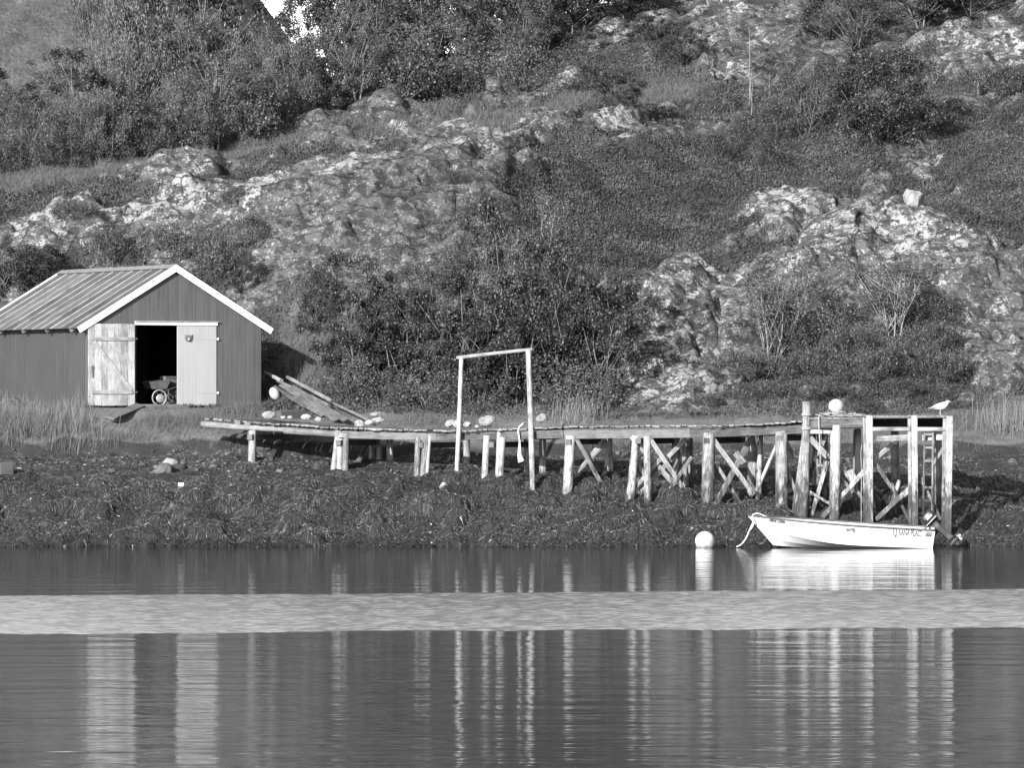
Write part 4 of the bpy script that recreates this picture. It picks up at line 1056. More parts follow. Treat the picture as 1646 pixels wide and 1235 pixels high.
for (cx, cy, w_, h_) in ((0, .05, .17, .022), (0, -.05, .17, .022), (-.08, 0, .016, .10), (.08, 0, .016, .10)):
    c_ = p + X_ * cx + Y_ * cy + Z_ * .006
    bxs.append(([c_ - X_ * w_ / 2 - Y_ * h_ / 2, c_ + X_ * w_ / 2 - Y_ * h_ / 2, c_ + X_ * w_ / 2 + Y_ * h_ / 2, c_ - X_ * w_ / 2 + Y_ * h_ / 2], [(0, 1, 2, 3)]))
put('size_badge', small_mesh('size_badge', *join(bxs)), INK, hull)
lettering('NAP702', 2.24, .95, .12, hull, INK, 0, sx=.62)
lettering('MINI LIVIA', 4.22, .85, .11, hull, INK, .35, sx=.9)
# outboard, tilted up
ob_ = thing('outboard_motor', None, None, (.0, 0, .50)); ob_.parent = boat
ob_.rotation_euler = (0, R(49), 0)                     # local -z is the leg; tilted so the leg swings aft and up
CW = mat_plain('black_cowling', .012, .03, 5, .4, .25, 0)
def loft(rings):
    V = []; Fq = []; n = len(rings[0])
    for r in rings: V += r
    for i in range(len(rings) - 1):
        for k in range(n):
            a = i * n + k; b = i * n + (k + 1) % n; Fq.append((a, b, b + n, a + n))
    Fq.append(tuple(range(n))[::-1]); Fq.append(tuple((len(rings) - 1) * n + k for k in range(n))); return V, Fq
def rr(cx, cz, lx, ly, n=16, pw=3.0):
    out = []
    for k in range(n):
        a = 2 * math.pi * k / n; c, s = math.cos(a), math.sin(a)
        out.append((cx + lx * math.copysign(abs(c) ** (2 / pw), c), ly * math.copysign(abs(s) ** (2 / pw), s), cz))
    return out
cwl = put('cowling', small_mesh('cowling', *loft([rr(-.10, .12, .16, .10), rr(-.10, .16, .19, .125), rr(-.10, .30, .20, .13), rr(-.11, .39, .185, .12), rr(-.12, .43, .13, .08)]), True), CW, ob_)
DEC = mat_plain('white_decal', .75, .85, 3, .5, .4, 0, k=.34)
for s in (1, -1):
    put('decal', small_mesh('decal', [(-.22, s * .1315, .315), (-.05, s * .1315, .315), (-.05, s * .132, .265), (-.22, s * .132, .265)], [(0, 1, 2, 3) if s < 0 else (3, 2, 1, 0)]), DEC, cwl)
    put('stripe', small_mesh('stripe', [(-.28, s * .1285, .19), (.08, s * .1285, .19), (.08, s * .128, .178), (-.28, s * .128, .178)], [(0, 1, 2, 3) if s < 0 else (3, 2, 1, 0)]), DEC, cwl)
LEGM = mat_plain('dark_motor_leg', .02, .05, 8, .6, .2, 0)
put('clamp_bracket', box_mesh('clamp_bracket', .13, .22, .26, .02), LEGM, ob_, Matrix.Translation((.03, 0, -.02)))
put('leg', small_mesh('leg', *loft([rr(-.09, .12, .11, .07), rr(-.09, -.10, .09, .055), rr(-.10, -.30, .085, .045), rr(-.11, -.46, .09, .04), rr(-.12, -.50, .10, .05)]), True), LEGM, ob_)
gcs = put('gearcase', small_mesh('gearcase', *tube_arrays([(.06, 0, -.60), (.02, 0, -.60), (-.10, 0, -.60), (-.22, 0, -.60), (-.26, 0, -.60)], [.015, .045, .055, .045, .035], 12), True), LEGM, ob_)
put('lower_leg', small_mesh('lower_leg', *loft([rr(-.11, -.48, .10, .025), rr(-.11, -.60, .09, .02), rr(-.13, -.72, .04, .012), rr(-.15, -.78, .02, .006)]), True), LEGM, ob_)
put('cavitation_plate', box_mesh('cavitation_plate', .34, .17, .014), LEGM, ob_, Matrix.Translation((-.16, 0, -.50)))
PRP = mat_plain('bright_propeller', .6, .8, 3, .35, .6, 0, k=.34)
for k in range(3):
    a = k * 2 * math.pi / 3 + .3; c_, s_ = math.cos(a), math.sin(a)
    bl = [(-.28 + dx, c_ * r_1 - s_ * w_1, -.60 + s_ * r_1 + c_ * w_1) for r_1, w_1, dx in ((.02, -.02, -.02), (.07, -.05, -.03), (.115, -.02, -.02), (.10, .045, .03), (.05, .05, .03), (.02, .02, .02))]
    bl2 = [(x - .010, y, z) for x, y, z in bl]
    put('propeller_blade', small_mesh('propeller_blade', bl + bl2, [tuple(range(6)), tuple(range(11, 5, -1))] + [(i, 6 + i, 6 + (i + 1) % 6, (i + 1) % 6) for i in range(6)]), PRP, ob_)
put('propeller_hub', small_mesh('propeller_hub', *ellip((-.29, 0, -.60), .06, .04, .04)), PRP, ob_)
put('tiller', small_mesh('tiller', *tube_arrays([(.06, 0, .15), (.25, .02, .17), (.42, .03, .17)], [.02, .018, .025], 8)), LEGM, ob_)
# bow line
bw_ = Matrix.Translation(bb) @ (boat.rotation_euler.to_matrix().to_4x4())
bp = bw_ @ Vector((BLEN - .05, .02, .60))
pts = [bw_ @ Vector((4.2, .0, .60)), bw_ @ Vector((4.45, .1, .70)), bw_ @ Vector((4.60, .10, .66)), P(1211, 838, bp.y - .15), P(1205, 852, bp.y - .2), P(1199, 866, bp.y - .2), P(1191, 876, bp.y - .25), P(1184, 879.5, bp.y - .3)]
pts2 = [P(1213, 839, bp.y - .12), P(1209, 848, bp.y - .17), P(1205, 853, bp.y - .2)]
rb = pts[-1]; rb = Vector((rb.x, rb.y, 0))
ro = put('rope', small_mesh('rope', *join([tube_arrays([p - rb for p in spline(pts, 6)], .016, 7), tube_arrays([p - rb for p in spline(pts2, 5)], .016, 7)]), True), ROPE); ro.location = rb
tag(ro, 'white mooring rope running from the boat bow down into the water', 'rope')

# ---------------------------------------------------------------- poles, boards and bits beside the boathouse
def ypl(px): return 16.2
pb_ = on(470, 16.0)
def pole(label, a, b, Ya, Yb, r, m=WL, cat='pole', name='pole', grp='timber stacked beside the boathouse'):
    A = P(a[0], a[1], Ya); B = P(b[0], b[1], Yb); base = Vector((B.x, B.y, B.z - r))
    o = put(name, log_mesh(name, (B - A).length, r, r * .85, rng), m, None, frame_mtx(B, A, axis='Z')); tag(o, label, cat, grp); return o
pole('thick peeled pole on top of the timber beside the boathouse', (462, 606), (533, 646), 17.6, 16.0, .062)
pole('thin grey pole under the thick peeled pole', (446, 612), (528, 652), 17.5, 15.9, .05)
pole('dark thin pole leaning out of the boathouse shadow', (424, 598), (452, 612), 18.0, 17.3, .06)
pole('long slim pole lying out towards the stone pile', (536, 648), (592, 676), 15.8, 14.2, .045)
def plank1(label, a, b, Ya, Yb, w, t, grp='timber stacked beside the boathouse'):
    A = P(a[0], a[1], Ya); B = P(b[0], b[1], Yb)
    o = put('plank', box_mesh('plank', (B - A).length, w, t, .008, .004, rng), WB, None, frame_mtx(A, B, (0, -.8, .6))); tag(o, label, 'plank', grp)
plank1('wide grey plank sloping down beneath the stacked poles', (452, 618), (540, 676), 17.2, 14.6, .17, .045)
plank1('second wide plank right beside the sloping grey plank', (468, 622), (556, 676), 17.0, 14.5, .16, .045)
plank1('narrow plank sticking out left of the timber stack', (440, 622), (492, 655), 17.0, 15.6, .13, .05)
plank1('short plank end below the timber stack', (470, 640), (520, 668), 16.3, 15.0, .16, .04)
fl = P(441, 633, 16.4); f_ = put('float', small_mesh('float', *[(lambda v, f: (v, f))(*ellip((0, 0, 0), .14, .13, .19, 16, 12))][0], True), mat_plain('white_float', .34, .5, 5, .5, .3, .05, k=.34), None, Matrix.Translation(fl) @ Matrix.Rotation(R(-25), 4, 'Y'))
tag(f_, 'white oval fishing float lying by the boathouse corner', 'float')
A, B = P(452, 662, 13.6), P(497, 661, 13.6); C_, E_ = P(508, 673, 12.4), P(455, 673, 12.4)
sv = [A, B, C_, E_]; sv = sv + [p - Vector((0, 0, .03)) for p in sv]
so = put('dark_sheet', small_mesh('dark_sheet', [p - E_ for p in sv], [(0, 3, 2, 1), (4, 5, 6, 7), (0, 1, 5, 4), (1, 2, 6, 5), (2, 3, 7, 6), (3, 0, 4, 7)]), mat_plain('tar_sheet', .03, .05, 8, .8, .2)); so.location = E_
tag(so, 'flat dark sheet propped behind the landward end of the jetty', 'sheet')
# sawn block at the left edge, white plate, boulders on the beach
p = on(8, 8.9); blk = put('timber_block', box_mesh('timber_block', .40, .4, .36, .02, .02, rng), mat_wood('block_wood', .03, .10, 'X')); blk.location = p + Vector((0, 0, .17)); blk.rotation_euler = (0, 0, R(25))
tag(blk, 'sawn timber block on the foreshore at the left edge', 'timber block')
p = on(291, 6.8); plt = put('white_plate', box_mesh('white_plate', .15, .03, .10, .004), WHITE); plt.location = p + Vector((0, 0, .10)); plt.rotation_euler = (R(-15), 0, R(5))
tag(plt, 'little white plastic plate lying on the seaweed', 'litter')
def boulder(px, Y, w, h, label, m, d=None, sink=.0, cat='boulder', name='boulder', grp=None, py=None):
    p = on(px, Y)
    o = put(name, rock_mesh(name, w / 2, (d or w * .8) / 2, h / 2, rng, 18, 12, .12), m); o.location = (p.x, p.y, p.z - .05 - sink); o.rotation_euler = (0, 0, rng.uniform(0, 6)); tag(o, label, cat, grp); return o
boulder(273, 10.6, .50, .34, 'rounded grey boulder at the top of the beach below the boathouse', STONE2)
boulder(262, 9.6, .75, .40, 'mossy boulder just below the rounded beach boulder', mat_plain('mossy_stone', .06, .2, 8, .9, .1, .5))
boulder(713, 6.9, .28, .2, 'small pale stone on the weed left of the frame pole', STONE)
boulder(790, .45, .20, .14, 'pale stone at the waterline below the frame', STONE)
boulder(105, .45, .15, .12, 'pale stone at the waterline near the left edge', STONE)
h_ = hit(1467, 334, 20); b_ = put('boulder', rock_mesh('boulder', .44, .40, .36, rng, 20, 14, .14), mat_plain('white_lichen_rock', .14, .40, 5, .9, .1, .6)); b_.location = (h_.x, h_.y - .15, h_.z + .02)
tag(b_, 'bright white boulder perched high on the right hillside', 'boulder')
# ================================================================ plants
NR = np.random.default_rng(7)
def mat_leaf(name, lo, hi, trans=.22, rough=.55, spec=.25, k=AK * .76):
    lo *= k; hi *= k
    m = M(name); t = m.attr('tone'); r = m.rnd()
    v = m.math('MULTIPLY', m.mapr(t, 0, 1, lo, hi, False), m.mapr(r, 0, 1, .85, 1.15, False))
    m.grey(v).set(rough, spec)
    tr = m.n('ShaderNodeBsdfTranslucent'); cmb = m.n('ShaderNodeCombineColor')
    for i in range(3): m.l(v, cmb.inputs[i])
    m.l(cmb.outputs[0], tr.inputs[0]); mx_ = m.n('ShaderNodeMixShader'); mx_.inputs[0].default_value = trans
    m.l(m.b.outputs[0], mx_.inputs[1]); m.l(tr.outputs[0], mx_.inputs[2]); m.l(mx_.outputs[0], m.out.inputs[0])
    return m.m
LF = dict(birch=mat_leaf('birch_leaf', .05, .20, .15), willow=mat_leaf('willow_leaf', .07, .25), alder=mat_leaf('alder_leaf', .018, .095, .10), juniper=mat_leaf('juniper_needle', .04, .13, .1), rowan=mat_leaf('rowan_leaf', .07, .21))
BARK = mat_wood('tree_bark', .10, .26, 'Z'); BARKP = mat_wood('pale_bark', .13, .34, 'Z')

def rand_dirs(n):
    d = NR.normal(size=(n, 3)); return d / np.linalg.norm(d, axis=1, keepdims=True)
def leaf_quads(c, out, length, width, up_bias=0.0, out_bias=.6, flat=.0):
    """rhombic leaves centred at c; out = outward direction per leaf"""
    n = len(c)
    a = rand_dirs(n) + out * out_bias + np.array([0, 0, up_bias]); a /= np.linalg.norm(a, axis=1, keepdims=True)
    nn = rand_dirs(n) + np.array([0, 0, flat]); b = np.cross(a, nn); b /= np.linalg.norm(b, axis=1, keepdims=True) + 1e-9
    L = (length * NR.uniform(.45, 1.45, n))[:, None] * .5; Wd = (width * NR.uniform(.7, 1.25, n))[:, None] * .5
    v = np.stack([c - a * L, c + b * Wd + a * L * .1, c + a * L, c - b * Wd + a * L * .1], 1).reshape(-1, 3)
    return v
def crown(kind, H, Wd, nC, nL, lsz, sig, base=.15, shape='round', lobes=5):
    """returns leaf vertices, tones and clump centres"""
    # clump centres in an uneven, lobed volume, thicker near the outside
    d = rand_dirs(nC); r = NR.uniform(.30, 1.0, nC) ** .55
    lob = np.ones(nC)
    for k in range(lobes):
        ld = rand_dirs(1)[0]; lob += .26 * np.maximum(0, d @ ld) ** 3 - .16 * np.maximum(0, -(d @ ld)) ** 4
    r = r * lob
    zc = base * H + (1 - base) * H * .5; hz = (1 - base) * H * .5
    c = np.stack([d[:, 0] * r * Wd / 2, d[:, 1] * r * Wd / 2, zc + d[:, 2] * r * hz], 1)
    tz = np.clip((c[:, 2] - base * H) / ((1 - base) * H), 0, 1)
    if shape == 'cone': k = (1.15 - tz * .95); c[:, 0] *= k; c[:, 1] *= k
    if shape == 'vase': k = (.45 + tz * .75); c[:, 0] *= k; c[:, 1] *= k
    if shape == 'dome': c[:, 2] = np.maximum(c[:, 2], .06 * H)
    c[:, 2] = np.maximum(c[:, 2], .04 * H)
    w = NR.uniform(.4, 1.6, nC); idx_ = NR.choice(nC, nL, p=w / w.sum())
    sg = sig * NR.uniform(.6, 1.3, nC)
    off = NR.normal(size=(nL, 3)) * sg[idx_][:, None]
    if kind == 'willow': off[:, 2] *= 1.5
    if kind == 'alder': off[:, 2] *= .75
    lc = c[idx_] + off; lc[:, 2] = np.maximum(lc[:, 2], .02)
    ctr = np.array([0, 0, zc]); out = lc - ctr; out /= np.linalg.norm(out, axis=1, keepdims=True) + 1e-6
    ub = dict(willow=1.3, birch=-.2, alder=.2, juniper=1.0, rowan=.1)[kind]
    ln, wd = dict(willow=(1.5, .55), birch=(1.0, .85), alder=(1.1, .95), juniper=(1.3, .5), rowan=(1.5, .6))[kind]
    v = leaf_quads(lc, out, lsz * ln, lsz * wd, ub, .55, .5)
    ct = NR.uniform(.0, 1.0, nC)
    tone = np.clip(ct[idx_] * .62 + NR.uniform(0, 1, nL) * .38, 0, 1)
    return v, np.repeat(tone, 4), c
def limb_arrays(pts, r0, r1, n=5):
    return tube_arrays(pts, [r0 + (r1 - r0) * i / (len(pts) - 1) for i in range(len(pts))], n)
def make_plant(kind, H, Wd, nC, nL, lsz, sig, base, shape='round', stems=3, pale=False, lobes=5, limbs=26):
    v, tone, c = crown(kind, H, Wd, nC, nL, lsz, sig, base, shape, lobes)
    f = np.arange(len(v)).reshape(-1, 4)
    cm = big_mesh('crown', v, f, dict(tone=tone)); cm.materials.append(LF[kind])
    parts = []
    heads = []
    for s in range(stems):
        a = 2 * math.pi * s / stems + NR.uniform(-.6, .6); sp = Wd * .22 * NR.uniform(.3, 1.0) if stems > 1 else .05
        top = np.array([math.cos(a) * sp * 1.6, math.sin(a) * sp * 1.6, H * NR.uniform(.55, .75)])
        b0 = np.array([math.cos(a) * .06 * stems ** .5, math.sin(a) * .06 * stems ** .5, -.25])
        mid1 = b0 * .6 + top * .4 + NR.normal(size=3) * .08 * np.array([1, 1, .3]) * H / 4; mid2 = b0 * .25 + top * .75 + NR.normal(size=3) * .09 * np.array([1, 1, .3]) * H / 4
        pts = spline([b0, b0 * .85 + top * .15, mid1, mid2, top], 3); r0 = .011 * H * (1.3 if stems == 1 else .85)
        parts.append(limb_arrays(pts, r0, r0 * .15, 6)); heads.append(pts)
    for k in NR.choice(len(c), min(limbs, len(c)), replace=False):
        e = Vector(c[k]); st_ = heads[NR.integers(len(heads))]
        zf = min(.95, max(.1, (e.z / H) * .72)); p = st_[int(zf * (len(st_) - 1))]
        m_ = p.lerp(e, .5) + Vector((0, 0, -.05 * H * .3)); parts.append(limb_arrays([p, m_, e], .006 * H, .0018 * H, 4))
    vv, ff = join(parts)
    tm = small_mesh('trunk', vv, ff, True); tm.materials.append(BARKP if pale else BARK)
    return tm, cm
KIND = {}
for i in range(3): KIND['birch%d' % i] = make_plant('birch', 5.0, 3.4, 70, 13000, .066, .145, .14, 'round', 3, False, 7)
for i in range(3): KIND['willow%d' % i] = make_plant('willow', 3.0, 3.2, 66, 16000, .055, .13, .02, 'dome', 6, False, 6)
for i in range(3): KIND['alder%d' % i] = make_plant('alder', 4.0, 3.4, 54, 15000, .074, .145, .05, 'round', 4, False, 8)
for i in range(2): KIND['bush%d' % i] = make_plant('alder', 2.6, 3.2, 70, 14000, .064, .125, .0, 'dome', 6, False, 5)
KIND['roundbush0'] = make_plant('alder', 2.9, 3.4, 150, 22000, .064, .15, .0, 'dome', 6, False, 5)
for i in range(2): KIND['rowan%d' % i] = make_plant('rowan', 2.8, 2.4, 55, 4200, .062, .16, .30, 'vase', 6, True, 5, 34)
for i in range(3): KIND['juniper%d' % i] = make_plant('juniper', .9, 1.9, 90, 4200, .060, .10, .0, 'dome', 6, False, 5)
for i in range(2): KIND['spruce%d' % i] = make_plant('juniper', 1.7, 1.8, 80, 4200, .062, .13, .0, 'cone', 3, False, 4)
for i in range(2): KIND['scrub%d' % i] = make_plant('birch', 1.5, 1.7, 55, 2600, .062, .15, .03, 'dome', 5, False, 5)
NOM = dict(birch=(5.0, 3.4), willow=(3.0, 3.2), alder=(4.0, 3.4), bush=(2.6, 3.2), roundbush=(2.9, 3.4), rowan=(2.8, 2.4), juniper=(.9, 1.9), spruce=(1.7, 1.8), scrub=(1.5, 1.7))
prng = random.Random(5); kcount = {}
def plant(kind, base, h, w, label, cat='tree', name=None, group=None, lean=0.0):
    nk = len([q for q in KIND if q.startswith(kind)]); kcount[kind] = kcount.get(kind, -1) + 1
    tm, cm = KIND['%s%d' % (kind, kcount[kind] % nk)]
    H0, W0 = NOM[kind]
    nm = name or {'birch': 'birch_tree', 'willow': 'willow_tree', 'alder': 'alder_tree', 'bush': 'leafy_bush', 'roundbush': 'leafy_bush', 'rowan': 'rowan_tree', 'juniper': 'juniper_shrub', 'spruce': 'spruce_shrub', 'scrub': 'scrub_bush'}[kind]
    t = thing(nm, label, cat, base, prng.uniform(0, 6.28), group)
    t.scale = (w / W0, w / W0, h / H0); t.rotation_euler = (lean * prng.uniform(-1, 1), lean * prng.uniform(-1, 1), t.rotation_euler[2])
    put('trunk', tm, None, t); put('crown', cm, None, t)
    return t
ORD = ['first', 'second', 'third', 'fourth', 'fifth', 'sixth', 'seventh', 'eighth', 'ninth', 'tenth', 'eleventh', 'twelfth', 'thirteenth', 'fourteenth', 'fifteenth', 'sixteenth', 'seventeenth', 'eighteenth']
def row_of(items, text, group, cat='tree'):
    """items: kind, px, Y, h, w; named from the left edge on"""
    items = sorted(items, key=lambda q: q[1])
    for i, (k, px, Y, h, w) in enumerate(items):
        nm = {'birch': 'birch', 'willow': 'willow', 'alder': 'alder', 'bush': 'leafy bush', 'juniper': 'juniper', 'spruce': 'spruce shrub', 'scrub': 'scrub bush', 'rowan': 'rowan'}[k]
        look = {'birch': 'small-leaved', 'willow': 'pale upright', 'alder': 'dark', 'bush': 'dense', 'juniper': 'low dark', 'spruce': 'pointed', 'scrub': 'thin', 'rowan': 'many-stemmed'}[k]
        plant(k, on(px, Y, -.05), h, w, '%s %s %s, %s from the left' % (look, nm, text, ORD[i]), cat, group=group)
# the thicket along the crest: three rows
row_of([('willow', -40, 35.5, 2.5, 3.4), ('willow', 45, 35.5, 2.3, 2.9), ('willow', 110, 36.0, 2.1, 2.6), ('willow', 165, 36.5, 2.6, 2.6), ('bush', 225, 37.2, 2.4, 2.6), ('willow', 285, 37.5, 2.8, 2.6), ('birch', 345, 38.5, 3.4, 2.6), ('scrub', 400, 39, 2.0, 2.2), ('willow', 455, 41, 2.4, 2.6), ('bush', 515, 42, 2.0, 2.6), ('birch', 575, 42.5, 2.8, 2.4), ('scrub', 640, 43, 2.2, 2.6), ('birch', 705, 44, 3.0, 2.6), ('scrub', 760, 44.5, 2.0, 2.4), ('birch', 830, 46.5, 2.4, 2.4)],
       'in the front row of the thicket', 'front row of the thicket')
row_of([('alder', -30, 43, 3.0, 3.4), ('birch', 60, 43, 3.0, 3.0), ('alder', 130, 43, 3.4, 3.0), ('willow', 205, 43.5, 4.2, 3.6), ('alder', 280, 44, 4.3, 3.4), ('willow', 345, 44.5, 4.2, 3.0), ('birch', 405, 45, 2.9, 2.4), ('birch', 440, 50, 3.1, 2.2), ('alder', 502, 47.5, 4.4, 2.8), ('birch', 545, 47, 4.3, 3.4), ('alder', 610, 47.5, 3.8, 3.2), ('birch', 680, 48, 4.4, 3.2), ('alder', 745, 49, 3.8, 3.2), ('birch', 810, 50, 3.8, 3.2), ('alder', 872, 52.5, 3.4, 3.0)],
       'in the middle row of the thicket', 'middle row of the thicket')
row_of([('birch', -30, 51, 3.0, 3.4), ('birch', 65, 51, 2.7, 3.4), ('willow', 175, 52, 5.0, 3.6), ('willow', 250, 52, 5.9, 4.6), ('alder', 325, 52, 5.4, 3.6), ('birch', 385, 53, 2.7, 2.4), ('birch', 540, 54, 5.2, 3.2), ('alder', 590, 54, 5.4, 3.4), ('birch', 635, 55, 5.2, 3.8), ('birch', 705, 56, 4.8, 3.8), ('alder', 780, 57, 4.4, 3.6), ('alder', 850, 58, 3.8, 3.6), ('alder', 925, 58, 3.4, 3.6), ('alder', 1000, 59, 3.2, 3.2)],
       'in the tall back row of the thicket', 'back row of the thicket')
row_of([('birch', 580, 66, 5.6, 3.6), ('alder', 640, 67, 5.4, 4.4), ('birch', 735, 68, 5.2, 4.4), ('alder', 830, 68, 4.6, 4.4), ('alder', 920, 69, 4.0, 4.2), ('alder', 1010, 69, 3.6, 4.2), ('birch', 1090, 70, 3.2, 4.0)],
       'at the top edge behind the thicket', 'trees behind the thicket')
# trees at the upper right
def ph(kind, px, py, h, w, label, cat='tree', y0=16, **k): return plant(kind, hit(px, py, y0) - Vector((0, 0, .05)), h, w, label, cat, **k)
ph('birch', 1375, 88, 2.6, 2.6, 'small birch with a pale crooked stem above the big round bush')
ph('bush', 1345, 62, 2.2, 2.4, 'dark bush cut by the top edge above the small birch', 'bush')
ph('alder', 1480, 40, 2.4, 3.2, 'dark alder at the top edge right of the small birch')
ph('alder', 1560, 22, 2.0, 3.0, 'dark alder at the top edge near the right corner')
ph('bush', 1050, 60, 1.0, 1.6, 'small bush beside the rock ledge at the top centre', 'bush')
ph('bush', 1100, 100, 1.3, 1.9, 'grey bush under the rock ledge at the top centre', 'bush')
ph('roundbush', 1415, 228, 3.1, 3.5, 'big round leafy bush high on the right slope', 'bush')
ph('bush', 995, 164, 1.15, 1.8, 'small round bush alone on the pale grass', 'bush')
for (px, py, h, w, lab) in ((1290, 215, 1.9, 1.8, 'against the left side of the big round bush'), (1240, 225, 1.5, 1.7, 'second left of the big round bush'), (1190, 240, 1.1, 1.8, 'in the middle of the pointed shrubs'), (1150, 255, 1.0, 1.6, 'at the lower left end of the pointed shrubs'), (1260, 180, 1.5, 1.6, 'behind the two dead stems'), (1320, 175, 1.8, 1.6, 'tucked above the left shoulder of the big round bush'), (1225, 262, .9, 1.6, 'lowest of the pointed shrubs')):
    ph('spruce', px, py, h, w, 'dark pointed shrub ' + lab, 'shrub', group='pointed shrubs beside the big bush')
ph('scrub', 940, 112, .9, 1.6, 'thin scrub beside the flat rock at the top centre', 'bush'); ph('scrub', 830, 150, 1.8, 1.8, 'thin grey bush at the right end of the thicket', 'bush')
ph('juniper', 1620, 150, 1.0, 2.2, 'low dark juniper at the right edge below the rocks', 'shrub')
# the clump of trees behind the jetty
for (k, px, Y, h, w, lab) in (('alder', 575, 18.6, 3.7, 2.5, 'dark alder at the left end of the clump behind the jetty'), ('alder', 640, 18.4, 3.2, 2.6, 'bushy alder second from the left in the clump behind the jetty'), ('birch', 705, 18.6, 4.2, 2.6, 'slim birch left of the frame in the clump behind the jetty'),
        ('alder', 780, 18.4, 4.8, 2.8, 'tall alder rising above the crossbar of the pole frame'), ('birch', 850, 18.6, 5.5, 2.8, 'tallest birch of the clump, rising over the right frame pole'), ('alder', 905, 18.0, 4.2, 2.8, 'dark alder right of the pole frame'), ('alder', 958, 17.6, 3.7, 2.3, 'dark alder at the right end of the clump against the rock'),
        ('alder', 740, 17.4, 3.2, 2.6, 'shadowy alder low behind the left frame pole'), ('alder', 830, 17.3, 3.4, 2.8, 'shadowy alder low behind the right frame pole')):
    plant(k, on(px, Y, -.05), h, w, lab, group='trees behind the jetty')
for (px, Y, h, w, lab) in ((560, 17.2, 1.3, 1.6, 'below the left end of the tree clump'), (625, 16.9, 1.2, 1.8, 'behind the stone pile on the jetty'), (690, 16.6, 1.1, 1.8, 'left of the frame poles'), (765, 16.5, 1.0, 1.7, 'framed by the pole frame'), (905, 16.5, 1.3, 1.8, 'right of the right frame pole'), (965, 16.4, 1.5, 1.6, 'at the foot of the pale rock face')):
    plant('scrub', on(px, Y, -.03), h, w, 'low scrub bush ' + lab, 'bush', group='low scrub behind the jetty')
ph('bush', 512, 532, 1.9, 1.1, 'dark bush on the grass slope right of the boathouse', 'bush')
# shrubs over and behind the boathouse
for (k, px, py, h, w, lab) in (('bush', 15, 470, 1.6, 1.9, 'dark bush at the left edge behind the roof'), ('bush', 75, 455, 1.2, 1.6, 'dark bush behind the back corner of the roof'), ('juniper', 175, 420, .9, 1.5, 'low dark shrub right above the ridge of the boathouse'), ('juniper', 255, 405, .7, 1.3, 'low shrub on the lichen rock above the roof'), ('scrub', 300, 412, 1.0, 1.5, 'bush above the gable of the boathouse'), ('juniper', 350, 438, 1.1, 1.8, 'dark bush behind the gable peak'), ('scrub', 400, 392, 1.0, 1.3, 'bush in the cleft right above the gable'), ('juniper', 375, 330, .5, .8, 'tiny shrub on the white rock'), ('juniper', 120, 350, .5, 1.4, 'heather-dark shrub under the crest at far left'), ('juniper', 735, 292, .4, 1.2, 'small dark shrub in a hollow on top of the big rock'), ('bush', 400, 470, 1.0, 1.2, 'bush just right of the gable eave')):
    ph(k, px, py, h, w, lab, 'shrub' if k == 'juniper' else 'bush', y0=22)
# rowans and shrub mats at the right
ph('rowan', 1240, 574, 2.9, 2.7, 'pale many-stemmed rowan above the jetty, the left of two'); ph('rowan', 1438, 540, 2.3, 2.4, 'pale many-stemmed rowan above the pier head, the right of two')
for i, (k, px, py, h, w, lab) in enumerate((('juniper', 1190, 610, .8, 1.7, 'at the left end of the mat, beside the pale rock face'), ('juniper', 1255, 612, .8, 1.8, 'under the left rowan'), ('juniper', 1320, 600, .9, 1.9, 'between the two rowans'), ('juniper', 1225, 645, .6, 1.7, 'just above the jetty deck left of the mooring post'), ('juniper', 1300, 640, .6, 1.8, 'right behind the mooring post'), ('juniper', 1395, 610, .8, 1.8, 'straight above the buoy'), ('juniper', 1460, 600, .9, 1.9, 'under the right rowan'), ('juniper', 1515, 610, .8, 1.6, 'at the right end of the mat'), ('juniper', 1440, 635, .5, 1.5, 'low behind the pier head'), ('juniper', 1370, 570, .8, 1.8, 'higher up between the rowans'), ('juniper', 1280, 560, .8, 1.6, 'higher up right of the left rowan'), ('juniper', 1500, 560, .8, 1.6, 'higher up right of the right rowan'), ('juniper', 1140, 652, .35, 1.0, 'at the foot of the pale rock face'))):
    ph(k, px, py, h, w, 'spreading juniper ' + lab, 'shrub', group='juniper mat behind the pier head')
for (px, py, h, w, lab) in ((1340, 540, 1.3, 1.7, 'thin bush between the rowans'), (1495, 520, 1.1, 1.4, 'thin bush right of the right rowan'), (1410, 510, 1.0, 1.2, 'thin bush up left of the right rowan')):
    ph('scrub', px, py, h, w, lab, 'bush')
# dead stems
def dead(px, py, top, lab, r=.03):
    b = hit(px, py, 20); tz = py2z(top, b.y) - b.z; t = Vector(b)
    o = thing('dead_tree', lab, 'dead tree', b); rg = random.Random(px)
    pts = [Vector((rg.uniform(-.03, .03), 0, tz * k / 6 - (.1 if k == 0 else 0))) for k in range(7)]
    put('stem', small_mesh('stem', *tube_arrays(pts, [r * (1 - .12 * k) for k in range(7)], 6), True), BARKP, o)
    for k in range(7):
        z = tz * rg.uniform(.3, .95); a = rg.uniform(0, 6.3); l = rg.uniform(.12, .35)
        put('twig', small_mesh('twig', *tube_arrays([(0, 0, z), (l * math.cos(a), l * math.sin(a), z + l * .5)], [.008, .003], 4)), BARKP, o)
dead(1205, 166, 42, 'tall bare dead stem on the upper right slope', .035); dead(1237, 160, 118, 'short leaning dead stem right of the tall one', .022); dead(1208, 190, 120, 'thin dead stem at the foot of the tall one', .02)
dead(1572, 148, 125, 'small pale snag on the slope at the right', .03)

